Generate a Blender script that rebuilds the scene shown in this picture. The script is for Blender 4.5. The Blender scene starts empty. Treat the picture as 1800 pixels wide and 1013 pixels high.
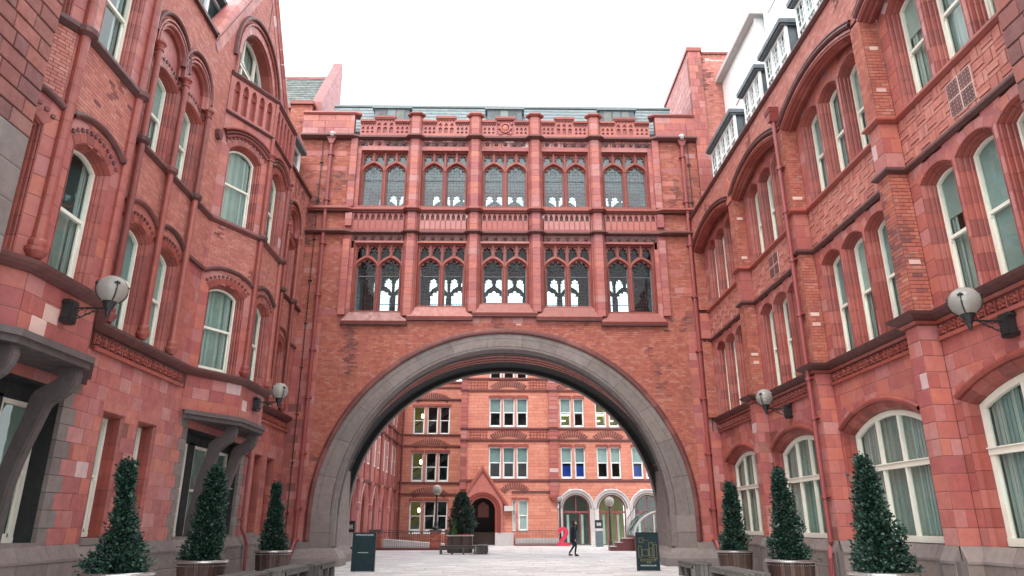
import bpy, bmesh, math, random
from mathutils import Vector, Matrix
from mathutils.geometry import tessellate_polygon
from mathutils import noise as mnoise
random.seed(7)
R = math.radians
S = bpy.context.scene
C = S.collection

# ------------------------------------------------------------------ camera
cam_d = bpy.data.cameras.new('camera')
cam = bpy.data.objects.new('camera', cam_d); C.objects.link(cam)
cam.location = (0, 0, 1.6)
cam.rotation_euler = (R(90 + 18.64), 0, R(-0.916))
cam_d.sensor_width = 36; cam_d.lens = 24.58
cam_d.clip_start = 0.1; cam_d.clip_end = 2000
S.camera = cam

# ------------------------------------------------------------------ sky, sun, exposure
SUN_EL, SUN_AZ = 56, 205           # degrees; azimuth clockwise from +Y
w = bpy.data.worlds.new("World"); S.world = w; w.use_nodes = True
nt = w.node_tree; nt.nodes.clear()
out = nt.nodes.new('ShaderNodeOutputWorld'); bg = nt.nodes.new('ShaderNodeBackground')
sky = nt.nodes.new('ShaderNodeTexSky'); sky.sky_type = 'NISHITA'; sky.sun_disc = False
sky.sun_elevation = R(SUN_EL); sky.sun_rotation = R(SUN_AZ)
sky.air_density = 1.0; sky.dust_density = 3.0
mx = nt.nodes.new('ShaderNodeMix'); mx.data_type = 'RGBA'; mx.inputs[0].default_value = 0.80
mx.inputs[7].default_value = (13.5, 13.6, 13.9, 1)      # the white cloud layer
nt.links.new(sky.outputs[0], mx.inputs[6]); nt.links.new(mx.outputs[2], bg.inputs[0])
bg.inputs[1].default_value = 0.12
nt.links.new(bg.outputs[0], out.inputs[0])
sd = bpy.data.lights.new('sun', 'SUN'); sd.energy = 1.2; sd.angle = R(25); sd.color = (1, .96, .9)
so = bpy.data.objects.new('sun', sd); C.objects.link(so)
so.rotation_euler = (R(90 - SUN_EL), 0, R(180 - SUN_AZ + 0)); so.location = (0, -10, 40)
S.view_settings.view_transform = 'Standard'; S.view_settings.look = 'None'
S.view_settings.gamma = 1; S.view_settings.use_curve_mapping = False
S.view_settings.exposure = 1.08
S.cycles.max_bounces = 8; S.cycles.diffuse_bounces = 3; S.cycles.transparent_max_bounces = 12

# ------------------------------------------------------------------ materials
def lin(h):
    h = h.lstrip('#'); c = [int(h[i:i+2], 16) / 255 for i in (0, 2, 4)]
    return tuple(x / 12.92 if x <= .04045 else ((x + .055) / 1.055) ** 2.4 for x in c) + (1,)
def base_mat(name, col=(.5, .5, .5, 1), rough=.6, metal=0, spec=.5):
    m = bpy.data.materials.new(name); m.use_nodes = True
    b = m.node_tree.nodes['Principled BSDF']
    if len(col) == 3: col = (*col, 1)
    b.inputs['Base Color'].default_value = col; b.inputs['Roughness'].default_value = rough
    b.inputs['Metallic'].default_value = metal; b.inputs['Specular IOR Level'].default_value = spec
    return m, m.node_tree, b
def N(nt, t, **k):
    n = nt.nodes.new(t)
    for a, v in k.items(): setattr(n, a, v)
    return n
def piece_random(nt):
    g = N(nt, 'ShaderNodeNewGeometry'); o = N(nt, 'ShaderNodeObjectInfo')
    a = N(nt, 'ShaderNodeMath', operation='ADD'); f = N(nt, 'ShaderNodeMath', operation='FRACT')
    nt.links.new(g.outputs['Random Per Island'], a.inputs[0]); nt.links.new(o.outputs['Random'], a.inputs[1])
    nt.links.new(a.outputs[0], f.inputs[0]); return f.outputs[0], g.outputs['Position']
def ramp(nt, src, stops, interp='CONSTANT'):
    r = N(nt, 'ShaderNodeValToRGB'); r.color_ramp.interpolation = interp
    el = r.color_ramp.elements
    while len(el) < len(stops): el.new(.5)
    for e, (p, c) in zip(el, stops): e.position = p; e.color = c if len(c) == 4 else (*c, 1)
    nt.links.new(src, r.inputs[0]); return r.outputs[0]
def noise(nt, pos, scale, detail=4, rough=.6, vec=None):
    n = N(nt, 'ShaderNodeTexNoise'); n.inputs['Scale'].default_value = scale
    n.inputs['Detail'].default_value = detail; n.inputs['Roughness'].default_value = rough
    if vec:
        mp = N(nt, 'ShaderNodeMapping'); mp.inputs['Scale'].default_value = vec
        nt.links.new(pos, mp.inputs[0]); pos = mp.outputs[0]
    nt.links.new(pos, n.inputs['Vector']); return n.outputs[0]
def mixc(nt, fac, a, b, mode='MIX'):
    m = N(nt, 'ShaderNodeMix', data_type='RGBA', blend_type=mode)
    if isinstance(fac, (int, float)): m.inputs[0].default_value = fac
    else: nt.links.new(fac, m.inputs[0])
    for s, i in ((a, 6), (b, 7)):
        if isinstance(s, tuple): m.inputs[i].default_value = s if len(s) == 4 else (*s, 1)
        else: nt.links.new(s, m.inputs[i])
    return m.outputs[2]
def maprange(nt, v, a, b, c, d):
    m = N(nt, 'ShaderNodeMapRange'); nt.links.new(v, m.inputs[0])
    for i, x in zip((1, 2, 3, 4), (a, b, c, d)): m.inputs[i].default_value = x
    return m.outputs[0]
def bump(nt, b, h, strength=.3, dist=.01):
    n = N(nt, 'ShaderNodeBump'); n.inputs['Strength'].default_value = strength
    n.inputs['Distance'].default_value = dist
    nt.links.new(h, n.inputs['Height']); nt.links.new(n.outputs[0], b.inputs['Normal'])
def stone(name, stops, rough=.55, mott=.25, grime=.35, bscale=40, bst=.35, interp='CONSTANT', spec=.4, gcol=(.06, .03, .03)):
    m, nt, b = base_mat(name, rough=rough, spec=spec)
    r, pos = piece_random(nt)
    c = ramp(nt, r, stops, interp)
    n1 = noise(nt, pos, 5, 5, .7)
    c = mixc(nt, maprange(nt, n1, .3, .7, 0, 1), c, mixc(nt, 1, c, (1 - mott, 1 - mott, 1 - mott * .8), 'MULTIPLY'))
    n4 = noise(nt, pos, 1.3, 3, .6)
    c = mixc(nt, maprange(nt, n4, .45, .75, 0, .32), c, mixc(nt, 1, c, (1.12, 1.5, 1.55), 'MULTIPLY'))
    n2 = noise(nt, pos, .9, 6, .65, (1.6, 1.6, .55))
    c = mixc(nt, maprange(nt, n2, .55, .82, 0, grime), c, gcol)
    nt.links.new(c, b.inputs['Base Color'])
    n5 = noise(nt, pos, 1, 5, .7, (7, 7, .45))
    c = mixc(nt, maprange(nt, n5, .52, .72, 0, grime * 1.1), c, mixc(nt, 1, c, (.45, .42, .44), 'MULTIPLY'))
    n6 = noise(nt, pos, 22, 4, .75)
    c = mixc(nt, maprange(nt, n6, .35, .7, 0, mott * 1.6), c, mixc(nt, 1, c, (.62, .58, .6), 'MULTIPLY'))
    n3 = noise(nt, pos, bscale, 4, .7)
    bump(nt, b, n3, bst, .006)
    nt.links.new(maprange(nt, n1, .3, .7, rough - .12, rough + .12), b.inputs['Roughness'])
    return m
TC = [(0, (0.404, 0.118, 0.095)), (.16, (0.367, 0.100, 0.086)), (.30, (0.431, 0.137, 0.108)), (.44, (0.376, 0.109, 0.095)), (.56, (0.459, 0.139, 0.099)),
      (.68, (0.340, 0.093, 0.089)), (.78, (0.413, 0.148, 0.133)), (.89, (0.450, 0.185, 0.165)), (.990, (0.551, 0.370, 0.350))]
BK = [(0, (0.396, 0.115, 0.075)), (.2, (0.360, 0.098, 0.066)), (.38, (0.419, 0.128, 0.078)), (.55, (0.378, 0.111, 0.075)), (.7, (0.333, 0.091, 0.070)),
      (.8, (0.432, 0.144, 0.093)), (.92, (0.423, 0.167, 0.124)), (.997, (0.522, 0.333, 0.265))]
GR = [(0, (0.201, 0.161, 0.142)), (.3, (0.183, 0.147, 0.129)), (.6, (0.218, 0.174, 0.155)), (.85, (0.170, 0.138, 0.125))]
M = {}
M['tc'] = stone('terracotta', TC, .46, .26, .42, 30, .3, spec=.45)
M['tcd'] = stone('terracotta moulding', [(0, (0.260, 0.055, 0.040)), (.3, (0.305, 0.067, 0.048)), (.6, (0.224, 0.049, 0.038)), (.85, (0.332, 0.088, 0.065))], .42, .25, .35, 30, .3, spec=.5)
M['bk'] = stone('brick', BK, .72, .28, .48, 60, .5)
M['bks'] = stone('sooty rusticated brick', [(0, (.24, .085, .07)), (.3, (.30, .105, .08)), (.6, (.19, .075, .068)), (.85, (.27, .12, .10))], .75, .3, .5, 50, .6)
M['bkf'] = stone('far brick', [(0, (0.562, 0.211, 0.143)), (.5, (0.516, 0.185, 0.124)), (.8, (0.584, 0.236, 0.161))], .7, .2, .2, 40, .4)
M['bkp'] = stone('pale pink brick', [(0, (.46, .165, .125)), (.2, (.42, .14, .108)), (.4, (.49, .185, .14)), (.6, (.44, .155, .12)), (.8, (.40, .135, .11)), (.9, (.50, .21, .17))], .68, .2, .28, 60, .45)
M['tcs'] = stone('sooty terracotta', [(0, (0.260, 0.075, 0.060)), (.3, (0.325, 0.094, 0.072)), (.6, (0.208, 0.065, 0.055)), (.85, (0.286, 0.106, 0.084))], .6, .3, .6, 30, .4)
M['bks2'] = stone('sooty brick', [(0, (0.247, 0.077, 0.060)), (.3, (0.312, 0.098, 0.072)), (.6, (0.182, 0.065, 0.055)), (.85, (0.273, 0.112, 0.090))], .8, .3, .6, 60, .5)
M['gr'] = stone('granite', GR, .6, .25, .5, 120, .5, spec=.4, gcol=(.07, .06, .06))
M['grl'] = stone('pale stone', [(0, (.50, .46, .44)), (.5, (.45, .41, .395)), (.8, (.54, .50, .48))], .7, .15, .25, 90, .4, gcol=(.2, .17, .16))
M['grd'] = stone('weathered stone ledge', [(0, (.115, .09, .085)), (.5, (.09, .07, .066))], .6, .3, .4, 60, .5, gcol=(.05, .045, .045))
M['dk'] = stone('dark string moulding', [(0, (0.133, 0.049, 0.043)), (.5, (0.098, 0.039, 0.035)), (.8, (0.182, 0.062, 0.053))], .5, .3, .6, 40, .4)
M['mor'] = stone('mortar', [(0, (.17, .065, .055)), (.5, (.15, .058, .05))], .9, .2, .3, 60, .4)
M['mort'] = stone('terracotta joint', [(0, (.25, .085, .062)), (.5, (.22, .075, .056))], .8, .2, .3, 60, .3)
M['morg'] = stone('granite joint', [(0, (.13, .10, .10)), (.5, (.12, .10, .095))], .9, .2, .3, 60, .4)
M['nearblk'] = stone('near-black finish', [(0, (.020, .021, .021)), (.5, (.026, .026, .026))], .8, .3, .3, 30, .4)  # even near-black base colour for soffits, recesses and inner floors
M['dk2'] = stone('dark glazed label', [(0, (.17, .055, .045)), (.3, (.21, .07, .056)), (.6, (.14, .045, .04))], .5, .3, .4, 30, .4)
M['blk'], _, _ = base_mat('black iron', (.012, .013, .014), .45)
M['pipe'] = stone('oxblood paint', [(0, (.26, .055, .05)), (.5, (.24, .05, .048))], .4, .15, .3, 30, .1, spec=.5)
M['wh'] = stone('cream sash paint', [(0, (.74, .70, .60)), (.5, (.70, .66, .56))], .45, .06, .16, 30, .1, spec=.5, gcol=(.35, .32, .26))
M['wht'] = stone('white paint', [(0, (.80, .80, .78)), (.5, (.77, .77, .75))], .45, .05, .12, 30, .1, spec=.5, gcol=(.4, .4, .38))
M['lead'] = stone('leadwork', [(0, (.11, .135, .145)), (.5, (.13, .155, .165))], .55, .3, .3, 20, .3, gcol=(.05, .06, .065))
M['copper'] = stone('green roof slates', [(0, (0.187, 0.231, 0.230)), (.25, (0.155, 0.202, 0.200)), (.5, (0.215, 0.256, 0.249)), (.75, (0.168, 0.212, 0.215))], .6, .2, .3, 30, .4, gcol=(.2, .25, .25))
M['slate'] = stone('slate', [(0, (0.120, 0.144, 0.132)), (.3, (0.156, 0.180, 0.162)), (.6, (0.102, 0.120, 0.111)), (.8, (0.180, 0.198, 0.174))], .65, .25, .3, 30, .4, gcol=(.08, .1, .09))
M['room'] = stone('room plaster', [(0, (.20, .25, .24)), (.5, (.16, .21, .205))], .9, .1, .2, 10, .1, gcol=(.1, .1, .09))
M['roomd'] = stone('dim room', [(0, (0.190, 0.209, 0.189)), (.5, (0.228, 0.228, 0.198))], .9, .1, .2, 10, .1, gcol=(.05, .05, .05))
M['roomy'] = stone('yellow lobby wall', [(0, (.66, .60, .30)), (.5, (.62, .56, .30))], .9, .1, .1, 10, .1, gcol=(.2, .2, .1))
M['pale'] = stone('pale ceiling', [(0, (.68, .72, .71)), (.5, (.66, .70, .69))], .9, .05, .1, 10, .1, gcol=(.3, .32, .32))
M['net'] = stone('net curtain', [(0, (.24, .27, .25)), (.25, (.31, .335, .30)), (.5, (.19, .225, .21)), (.75, (.36, .38, .335))], .9, .12, .2, 8, .1, gcol=(.1, .15, .14))
M['blind'] = stone('window blind', [(0, (.33, .36, .34)), (.25, (.25, .29, .28)), (.5, (.40, .41, .38)), (.75, (.20, .25, .245))], .9, .08, .15, 8, .1, gcol=(.2, .22, .21))
M['dark'], _, _ = base_mat('dark recess', (.035, .03, .03), .9)
M['paving'] = stone('paving', [(0, (.46, .43, .42)), (.2, (.53, .50, .485)), (.4, (.41, .385, .38)), (.6, (.55, .52, .505)), (.8, (.48, .45, .435))], .7, .16, .35, 70, .3, gcol=(.32, .30, .29))
M['grout'], _, _ = base_mat('paving joints', (.20, .19, .185), .9)
M['leaf'] = stone('bay leaf', [(0, (.012, .040, .026)), (.25, (.018, .056, .036)), (.5, (.008, .026, .019)), (.75, (.022, .064, .040))], .42, .2, .1, 20, .1, spec=.5, gcol=(.01, .02, .015))
M['leafy'] = stone('light green leaf', [(0, (.10, .26, .05)), (.5, (.14, .33, .06))], .5, .2, .1, 20, .1, gcol=(.03, .06, .02))
M['bark'] = stone('bark', [(0, (.10, .075, .055)), (.5, (.08, .06, .045))], .9, .3, .3, 30, .6)
M['wood'] = stone('weathered hardwood', [(0, (0.110, 0.102, 0.090)), (.25, (0.083, 0.075, 0.068)), (.5, (0.132, 0.123, 0.108)), (.75, (0.066, 0.057, 0.050))], .7, .3, .4, 30, .4, gcol=(.05, .04, .035))
M['stave'] = stone('stained planter wood', [(0, (0.059, 0.031, 0.024)), (.25, (0.081, 0.047, 0.036)), (.5, (0.043, 0.025, 0.022)), (.75, (0.099, 0.060, 0.046))], .5, .3, .4, 20, .3, gcol=(.03, .02, .02))
M['steel'], _, _ = base_mat('planter steel', (.62, .61, .59), .32, 1)
M['soil'] = stone('soil', [(0, (.04, .03, .022)), (.5, (.055, .04, .03))], .95, .3, .3, 30, .8)
M['red2'] = stone('crimson lacquer', [(0, (.50, .028, .065)), (.5, (.48, .026, .06))], .35, .08, .05, 10, .1, gcol=(.3, .02, .04))
M['coat'] = stone('navy wool', [(0, (.012, .016, .028)), (.5, (.014, .018, .03))], .9, .3, .1, 60, .3)
M['skin'] = stone('skin', [(0, (.55, .32, .24)), (.5, (.53, .31, .23))], .5, .05, .05, 20, .1, gcol=(.4, .2, .15))
M['hair'] = stone('hair', [(0, (.02, .015, .012)), (.5, (.03, .02, .015))], .6, .2, .1, 60, .3)
M['shoe'], _, _ = base_mat('shoe leather', (.01, .01, .01), .4)
M['board'] = stone('hoarding green', [(0, (.008, .022, .026)), (.5, (.009, .023, .027))], .7, .2, .2, 5, .1, spec=.2, gcol=(.02, .045, .04))
M['gold'], _, _ = base_mat('gold line print', (.20, .16, .06), .6)
M['ltxt'], _, _ = base_mat('pale lettering', (.55, .60, .62), .6)
M['maroon'] = stone('maroon painted plinth', [(0, (.13, .035, .035)), (.5, (.12, .03, .032))], .5, .15, .2, 20, .2)
M['screen'], nt_, b_ = base_mat('lit monitor', (.01, .03, .2), .4)
b_.inputs['Emission Color'].default_value = (.03, .13, .85, 1); b_.inputs['Emission Strength'].default_value = .13
M['lampy'], nt_, b_ = base_mat('lit pendant', (.9, .85, .6), .4)
b_.inputs['Emission Color'].default_value = (1, .85, .45, 1); b_.inputs['Emission Strength'].default_value = 7
def glassmat(name, tint, refl, rough=.02, fk=1):
    m = bpy.data.materials.new(name); m.use_nodes = True; nt = m.node_tree; nt.nodes.clear()
    o = N(nt, 'ShaderNodeOutputMaterial'); t = N(nt, 'ShaderNodeBsdfTransparent'); g = N(nt, 'ShaderNodeBsdfGlossy')
    t.inputs[0].default_value = (*tint, 1); g.inputs['Roughness'].default_value = rough; g.inputs[0].default_value = (.9, .95, .95, 1)
    f = N(nt, 'ShaderNodeFresnel'); f.inputs[0].default_value = 1.5
    geo = N(nt, 'ShaderNodeNewGeometry'); ns = noise(nt, geo.outputs['Position'], 1.6, 2)
    bp = N(nt, 'ShaderNodeBump'); bp.inputs['Strength'].default_value = .12; bp.inputs['Distance'].default_value = .05
    nt.links.new(ns, bp.inputs['Height']); nt.links.new(bp.outputs[0], g.inputs['Normal'])
    a = N(nt, 'ShaderNodeMath', operation='MULTIPLY_ADD'); a.inputs[1].default_value = fk; a.inputs[2].default_value = refl
    a.use_clamp = True; nt.links.new(f.outputs[0], a.inputs[0])
    # only the face that looks at the viewer mirrors; leaving the sheet is clear
    inv = N(nt, 'ShaderNodeMath', operation='SUBTRACT'); inv.inputs[0].default_value = 1; nt.links.new(geo.outputs['Backfacing'], inv.inputs[1])
    mu = N(nt, 'ShaderNodeMath', operation='MULTIPLY'); nt.links.new(a.outputs[0], mu.inputs[0]); nt.links.new(inv.outputs[0], mu.inputs[1])
    mx = N(nt, 'ShaderNodeMixShader'); nt.links.new(mu.outputs[0], mx.inputs[0])
    nt.links.new(t.outputs[0], mx.inputs[1]); nt.links.new(g.outputs[0], mx.inputs[2]); nt.links.new(mx.outputs[0], o.inputs[0])
    return m
M['glass'] = glassmat('window glass', (.90, .96, .94), .015, .02, 1)
M['glassb'] = glassmat('leaded glass', (.88, .95, .95), .0, .02, .55)
M['glassu'] = glassmat('upper leaded glass', (.85, .92, .92), .035, .12, 1.3)
M['glassc'] = glassmat('curved canopy glass', (.72, .82, .80), .18)
M['globe'] = base_mat('lamp globe', (.40, .385, .35), .10, 0, .9)[0]
_b = M['globe'].node_tree.nodes['Principled BSDF']; _b.inputs['Transmission Weight'].default_value = .45; _b.inputs['IOR'].default_value = 1.2

# ------------------------------------------------------------------ mesh helpers
class MB:
    def __init__(s): s.v = []; s.f = []
    def add(s, vs, fs):
        n = len(s.v); s.v.extend(vs); s.f.extend([tuple(n + i for i in f) for f in fs])
class Fr:
    """wall frame: u along the wall, z up, d outward from its face"""
    def __init__(s, ox, oy, ux, uy, nx, ny):
        l = math.hypot(ux, uy); s.o = (ox, oy); s.u = (ux / l, uy / l); l = math.hypot(nx, ny); s.n = (nx / l, ny / l)
        s.rh = s.u[1] * s.n[0] - s.u[0] * s.n[1] > 0
    def p(s, u, z, d): return (s.o[0] + u * s.u[0] + d * s.n[0], s.o[1] + u * s.u[1] + d * s.n[1], z)
    def shift(s, dd): return Fr(s.o[0] + dd * s.n[0], s.o[1] + dd * s.n[1], *s.u, *s.n)
BF = [(0, 3, 2, 1), (4, 5, 6, 7), (0, 1, 5, 4), (1, 2, 6, 5), (2, 3, 7, 6), (3, 0, 4, 7)]
def box(mb, F, u0, u1, z0, z1, d0, d1):
    v = [F.p(u0, z0, d0), F.p(u1, z0, d0), F.p(u1, z1, d0), F.p(u0, z1, d0), F.p(u0, z0, d1), F.p(u1, z0, d1), F.p(u1, z1, d1), F.p(u0, z1, d1)]
    mb.add(v, BF if F.rh else [f[::-1] for f in BF])
W = Fr(0, 0, 1, 0, 0, -1)      # world helper frame: u = x, d = -y
def wbox(mb, x0, x1, y0, y1, z0, z1): box(mb, W, x0, x1, z0, z1, -y1, -y0)
def prism(mb, F, loops, d0, d1):
    """plate with optional holes, extruded from d0 to d1"""
    loops = [list(l) for l in loops]
    tri = tessellate_polygon([[Vector((a, b, 0)) for a, b in l] for l in loops])
    flat = [q for l in loops for q in l]; n = len(flat)
    vs = [F.p(a, b, d1) for a, b in flat] + [F.p(a, b, d0) for a, b in flat]
    fs = []
    for t in tri:
        a, b, c = (flat[i] for i in t)
        cr = (b[0] - a[0]) * (c[1] - a[1]) - (b[1] - a[1]) * (c[0] - a[0])
        t = tuple(t) if (cr > 0) == F.rh else tuple(t)[::-1]
        fs.append(t); fs.append(tuple(n + i for i in t[::-1]))
    k = 0
    for l in loops:
        m = len(l)
        for i in range(m): fs.append((k + i, k + (i + 1) % m, n + k + (i + 1) % m, n + k + i))
        k += m
    mb.add(vs, fs)
def strip_solid(mb, F, A, B, d0, d1):
    """solid between two equal-length open polylines A, B in the wall plane"""
    n = len(A)
    vs = [F.p(*q, d1) for q in A] + [F.p(*q, d1) for q in B] + [F.p(*q, d0) for q in A] + [F.p(*q, d0) for q in B]
    fs = []
    for i in range(n - 1):
        fs += [(i, i + 1, n + i + 1, n + i), (2 * n + i, 3 * n + i, 3 * n + i + 1, 2 * n + i + 1),
               (i, 2 * n + i, 2 * n + i + 1, i + 1), (n + i, n + i + 1, 3 * n + i + 1, 3 * n + i)]
    fs += [(0, n, 3 * n, 2 * n), (n - 1, 3 * n - 1, 4 * n - 1, 2 * n - 1)]
    mb.add(vs, fs)
def sweep(mb, F, path, prof, closed=False, seg=0, gap=.004):
    """profile [(inset, d)] carried along a path [(u, z)]; inset is to the right of travel.
    seg > 0 cuts it into separate blocks about that long"""
    n = len(path); P = []
    for i in range(n):
        a = path[i - 1] if (i > 0 or closed) else None
        b = path[(i + 1) % n] if (i < n - 1 or closed) else None
        c = path[i]; ds = []
        if a: l = math.hypot(c[0] - a[0], c[1] - a[1]) or 1; ds.append(((c[0] - a[0]) / l, (c[1] - a[1]) / l))
        if b: l = math.hypot(b[0] - c[0], b[1] - c[1]) or 1; ds.append(((b[0] - c[0]) / l, (b[1] - c[1]) / l))
        tx = sum(q[0] for q in ds); ty = sum(q[1] for q in ds); l = math.hypot(tx, ty) or 1; tx /= l; ty /= l
        k = 1 / max(.35, tx * ds[0][0] + ty * ds[0][1])
        P.append((c[0], c[1], ty * k, -tx * k))
    if closed: P.append(P[0])
    groups = []
    if seg <= 0: groups = [P]
    else:
        cur = [P[0]]; acc = 0
        for i in range(1, len(P)):
            a, b = P[i - 1], P[i]; L = math.hypot(b[0] - a[0], b[1] - a[1])
            if L > seg * 1.5:
                k = max(1, round(L / seg))
                if acc > 0: groups.append(cur); 
                pts = [tuple(a[j] * (1 - t / k) + b[j] * t / k if j < 2 else (a[j] if t < k and t > 0 and False else (a[j] * (1 - t / k) + b[j] * t / k)) for j in range(4)) for t in range(k + 1)]
                # along a straight leg the inset stays that of the leg except at its mitred ends
                tx, ty = (b[0] - a[0]) / L, (b[1] - a[1]) / L
                pts = [pts[0]] + [(q[0], q[1], ty, -tx) for q in pts[1:-1]] + [pts[-1]]
                for t in range(k): groups.append([pts[t], pts[t + 1]])
                cur = [b]; acc = 0
            else:
                cur.append(b); acc += L
                if acc >= seg: groups.append(cur); cur = [b]; acc = 0
        if len(cur) > 1: groups.append(cur)
    m = len(prof)
    for G in groups:
        if len(G) < 2: continue
        G = list(G)
        if seg > 0:
            (a, b) = G[0], G[1]; L = math.hypot(b[0] - a[0], b[1] - a[1]); t = min(.3, gap / max(L, .01))
            G[0] = tuple(a[j] * (1 - t) + b[j] * t for j in range(4))
            (a, b) = G[-1], G[-2]; L = math.hypot(b[0] - a[0], b[1] - a[1]); t = min(.3, gap / max(L, .01))
            G[-1] = tuple(a[j] * (1 - t) + b[j] * t for j in range(4))
        vs = [F.p(g[0] + g[2] * i_, g[1] + g[3] * i_, d_) for g in G for (i_, d_) in prof]
        fs = []
        for a in range(len(G) - 1):
            for b in range(m - 1): fs.append((a * m + b, a * m + b + 1, (a + 1) * m + b + 1, (a + 1) * m + b))
        mb.add(vs, fs if not F.rh else [f[::-1] for f in fs])
def course(mb, pts, prof, side=1, closed=False, caps=True):
    """horizontal moulding: closed profile [(out, z)] carried along plan points [(x, y)]; side +1 = outward is left of travel"""
    n = len(pts); P = []
    for i in range(n):
        ds = []
        if i > 0: a = pts[i - 1]; l = math.hypot(pts[i][0] - a[0], pts[i][1] - a[1]); ds.append(((pts[i][0] - a[0]) / l, (pts[i][1] - a[1]) / l))
        if i < n - 1: b = pts[i + 1]; l = math.hypot(b[0] - pts[i][0], b[1] - pts[i][1]); ds.append(((b[0] - pts[i][0]) / l, (b[1] - pts[i][1]) / l))
        tx = sum(q[0] for q in ds); ty = sum(q[1] for q in ds); l = math.hypot(tx, ty) or 1; tx /= l; ty /= l
        k = side / max(.35, tx * ds[0][0] + ty * ds[0][1])
        P.append((pts[i][0], pts[i][1], -ty * k, tx * k))
    m = len(prof); vs = [(x + nx * o, y + ny * o, z) for (x, y, nx, ny) in P for (o, z) in prof]; fs = []
    for a in range(n - 1):
        for b in range(m): fs.append((a * m + b, a * m + (b + 1) % m, (a + 1) * m + (b + 1) % m, (a + 1) * m + b))
    fs += [tuple(range(m)), tuple((n - 1) * m + i for i in range(m))[::-1]]
    mb.add(vs, fs)
def lathe(mb, x, y, prof, n=12, cap=True):
    vs = []; fs = []
    for r, z in prof:
        for i in range(n): a = 2 * math.pi * i / n; vs.append((x + r * math.cos(a), y + r * math.sin(a), z))
    for j in range(len(prof) - 1):
        for i in range(n): fs.append((j * n + i, j * n + (i + 1) % n, (j + 1) * n + (i + 1) % n, (j + 1) * n + i))
    if cap: fs += [tuple(range(n))[::-1], tuple((len(prof) - 1) * n + i for i in range(n))]
    mb.add(vs, fs)
def tube(mb, pts, r, n=8):
    if not isinstance(r, (list, tuple)): r = [r] * len(pts)
    vs = []; fs = []
    for i, p in enumerate(pts):
        p = Vector(p); t = Vector(pts[min(i + 1, len(pts) - 1)]) - Vector(pts[max(i - 1, 0)]); t.normalize()
        a = t.cross(Vector((0, 0, 1)));
        if a.length < .01: a = Vector((1, 0, 0))
        a.normalize(); b = t.cross(a)
        for k in range(n): an = 2 * math.pi * k / n; q = p + (a * math.cos(an) + b * math.sin(an)) * r[i]; vs.append(tuple(q))
    for j in range(len(pts) - 1):
        for k in range(n): fs.append((j * n + k, j * n + (k + 1) % n, (j + 1) * n + (k + 1) % n, (j + 1) * n + k))
    fs += [tuple(range(n))[::-1], tuple((len(pts) - 1) * n + i for i in range(n))]
    mb.add(vs, fs)
def blob(mb, c, r, n=6, m=4, sq=(1, 1, 1)):
    vs = [(c[0], c[1], c[2] - r * sq[2])]; fs = []
    for j in range(1, m):
        ph = math.pi * j / m - math.pi / 2
        for i in range(n): a = 2 * math.pi * i / n; vs.append((c[0] + r * sq[0] * math.cos(ph) * math.cos(a), c[1] + r * sq[1] * math.cos(ph) * math.sin(a), c[2] + r * sq[2] * math.sin(ph)))
    vs.append((c[0], c[1], c[2] + r * sq[2])); L = len(vs) - 1
    for i in range(n): fs.append((0, 1 + (i + 1) % n, 1 + i)); fs.append((L, 1 + (m - 2) * n + i, 1 + (m - 2) * n + (i + 1) % n))
    for j in range(m - 2):
        for i in range(n): fs.append((1 + j * n + i, 1 + j * n + (i + 1) % n, 1 + (j + 1) * n + (i + 1) % n, 1 + (j + 1) * n + i))
    mb.add(vs, fs)

# ------------------------------------------------------------------ object helpers
def mesh_of(name, mb, mat, smooth=False):
    me = bpy.data.meshes.new(name); me.from_pydata(mb.v, [], mb.f)
    me.materials.append(M[mat] if isinstance(mat, str) else mat)
    if smooth: me.polygons.foreach_set('use_smooth', [True] * len(me.polygons))
    me.update(); return me
def link(name, data, parent=None, loc=(0, 0, 0)):
    o = bpy.data.objects.new(name, data); C.objects.link(o); o.location = loc
    if parent is not None: o.parent = parent
    return o
def root(name, loc, label, cat, group=None):
    o = link(name, None, None, loc); o.empty_display_size = .3
    o['label'] = label; o['category'] = cat
    if group: o['group'] = group
    return o
def rel(mb, org):
    mb.v = [(a - org[0], b - org[1], c - org[2]) for a, b, c in mb.v]; return mb
def part(name, mb, mat, r, parent=None, smooth=False, stuff=False, label=None):
    """mesh part of thing r, geometry given in world coordinates"""
    if not mb.v: return None
    rel(mb, r.location); o = link(name, mesh_of(name, mb, mat, smooth), parent or r)
    if stuff or name in ('dentil_row',): o['kind'] = 'stuff'
    if label: o['label'] = label
    return o
def structure(name, mb, mat):
    o = link(name, mesh_of(name, mb, mat)); o['kind'] = 'structure'; return o
_unit = {}
def unit_box(mat):
    if mat not in _unit:
        c = .04; mb = MB()
        # front face (local +Y is outward) slightly arrised
        vs = [(-.5, -.5, -.5), (.5, -.5, -.5), (.5, -.5, .5), (-.5, -.5, .5), (-.5, .3, -.5), (.5, .3, -.5), (.5, .3, .5), (-.5, .3, .5),
              (-.5 + c * .4, .5, -.5 + c), (.5 - c * .4, .5, -.5 + c), (.5 - c * .4, .5, .5 - c), (-.5 + c * .4, .5, .5 - c)]
        fs = [(0, 1, 2, 3), (0, 4, 5, 1), (1, 5, 6, 2), (2, 6, 7, 3), (3, 7, 4, 0), (4, 8, 9, 5), (5, 9, 10, 6), (6, 10, 11, 7), (7, 11, 8, 4), (8, 11, 10, 9)]
        mb.add(vs, fs); _unit[mat] = mesh_of('piece_' + mat, mb, mat)
    return _unit[mat]
CAM = Vector((0, 0, 1.6))
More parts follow.
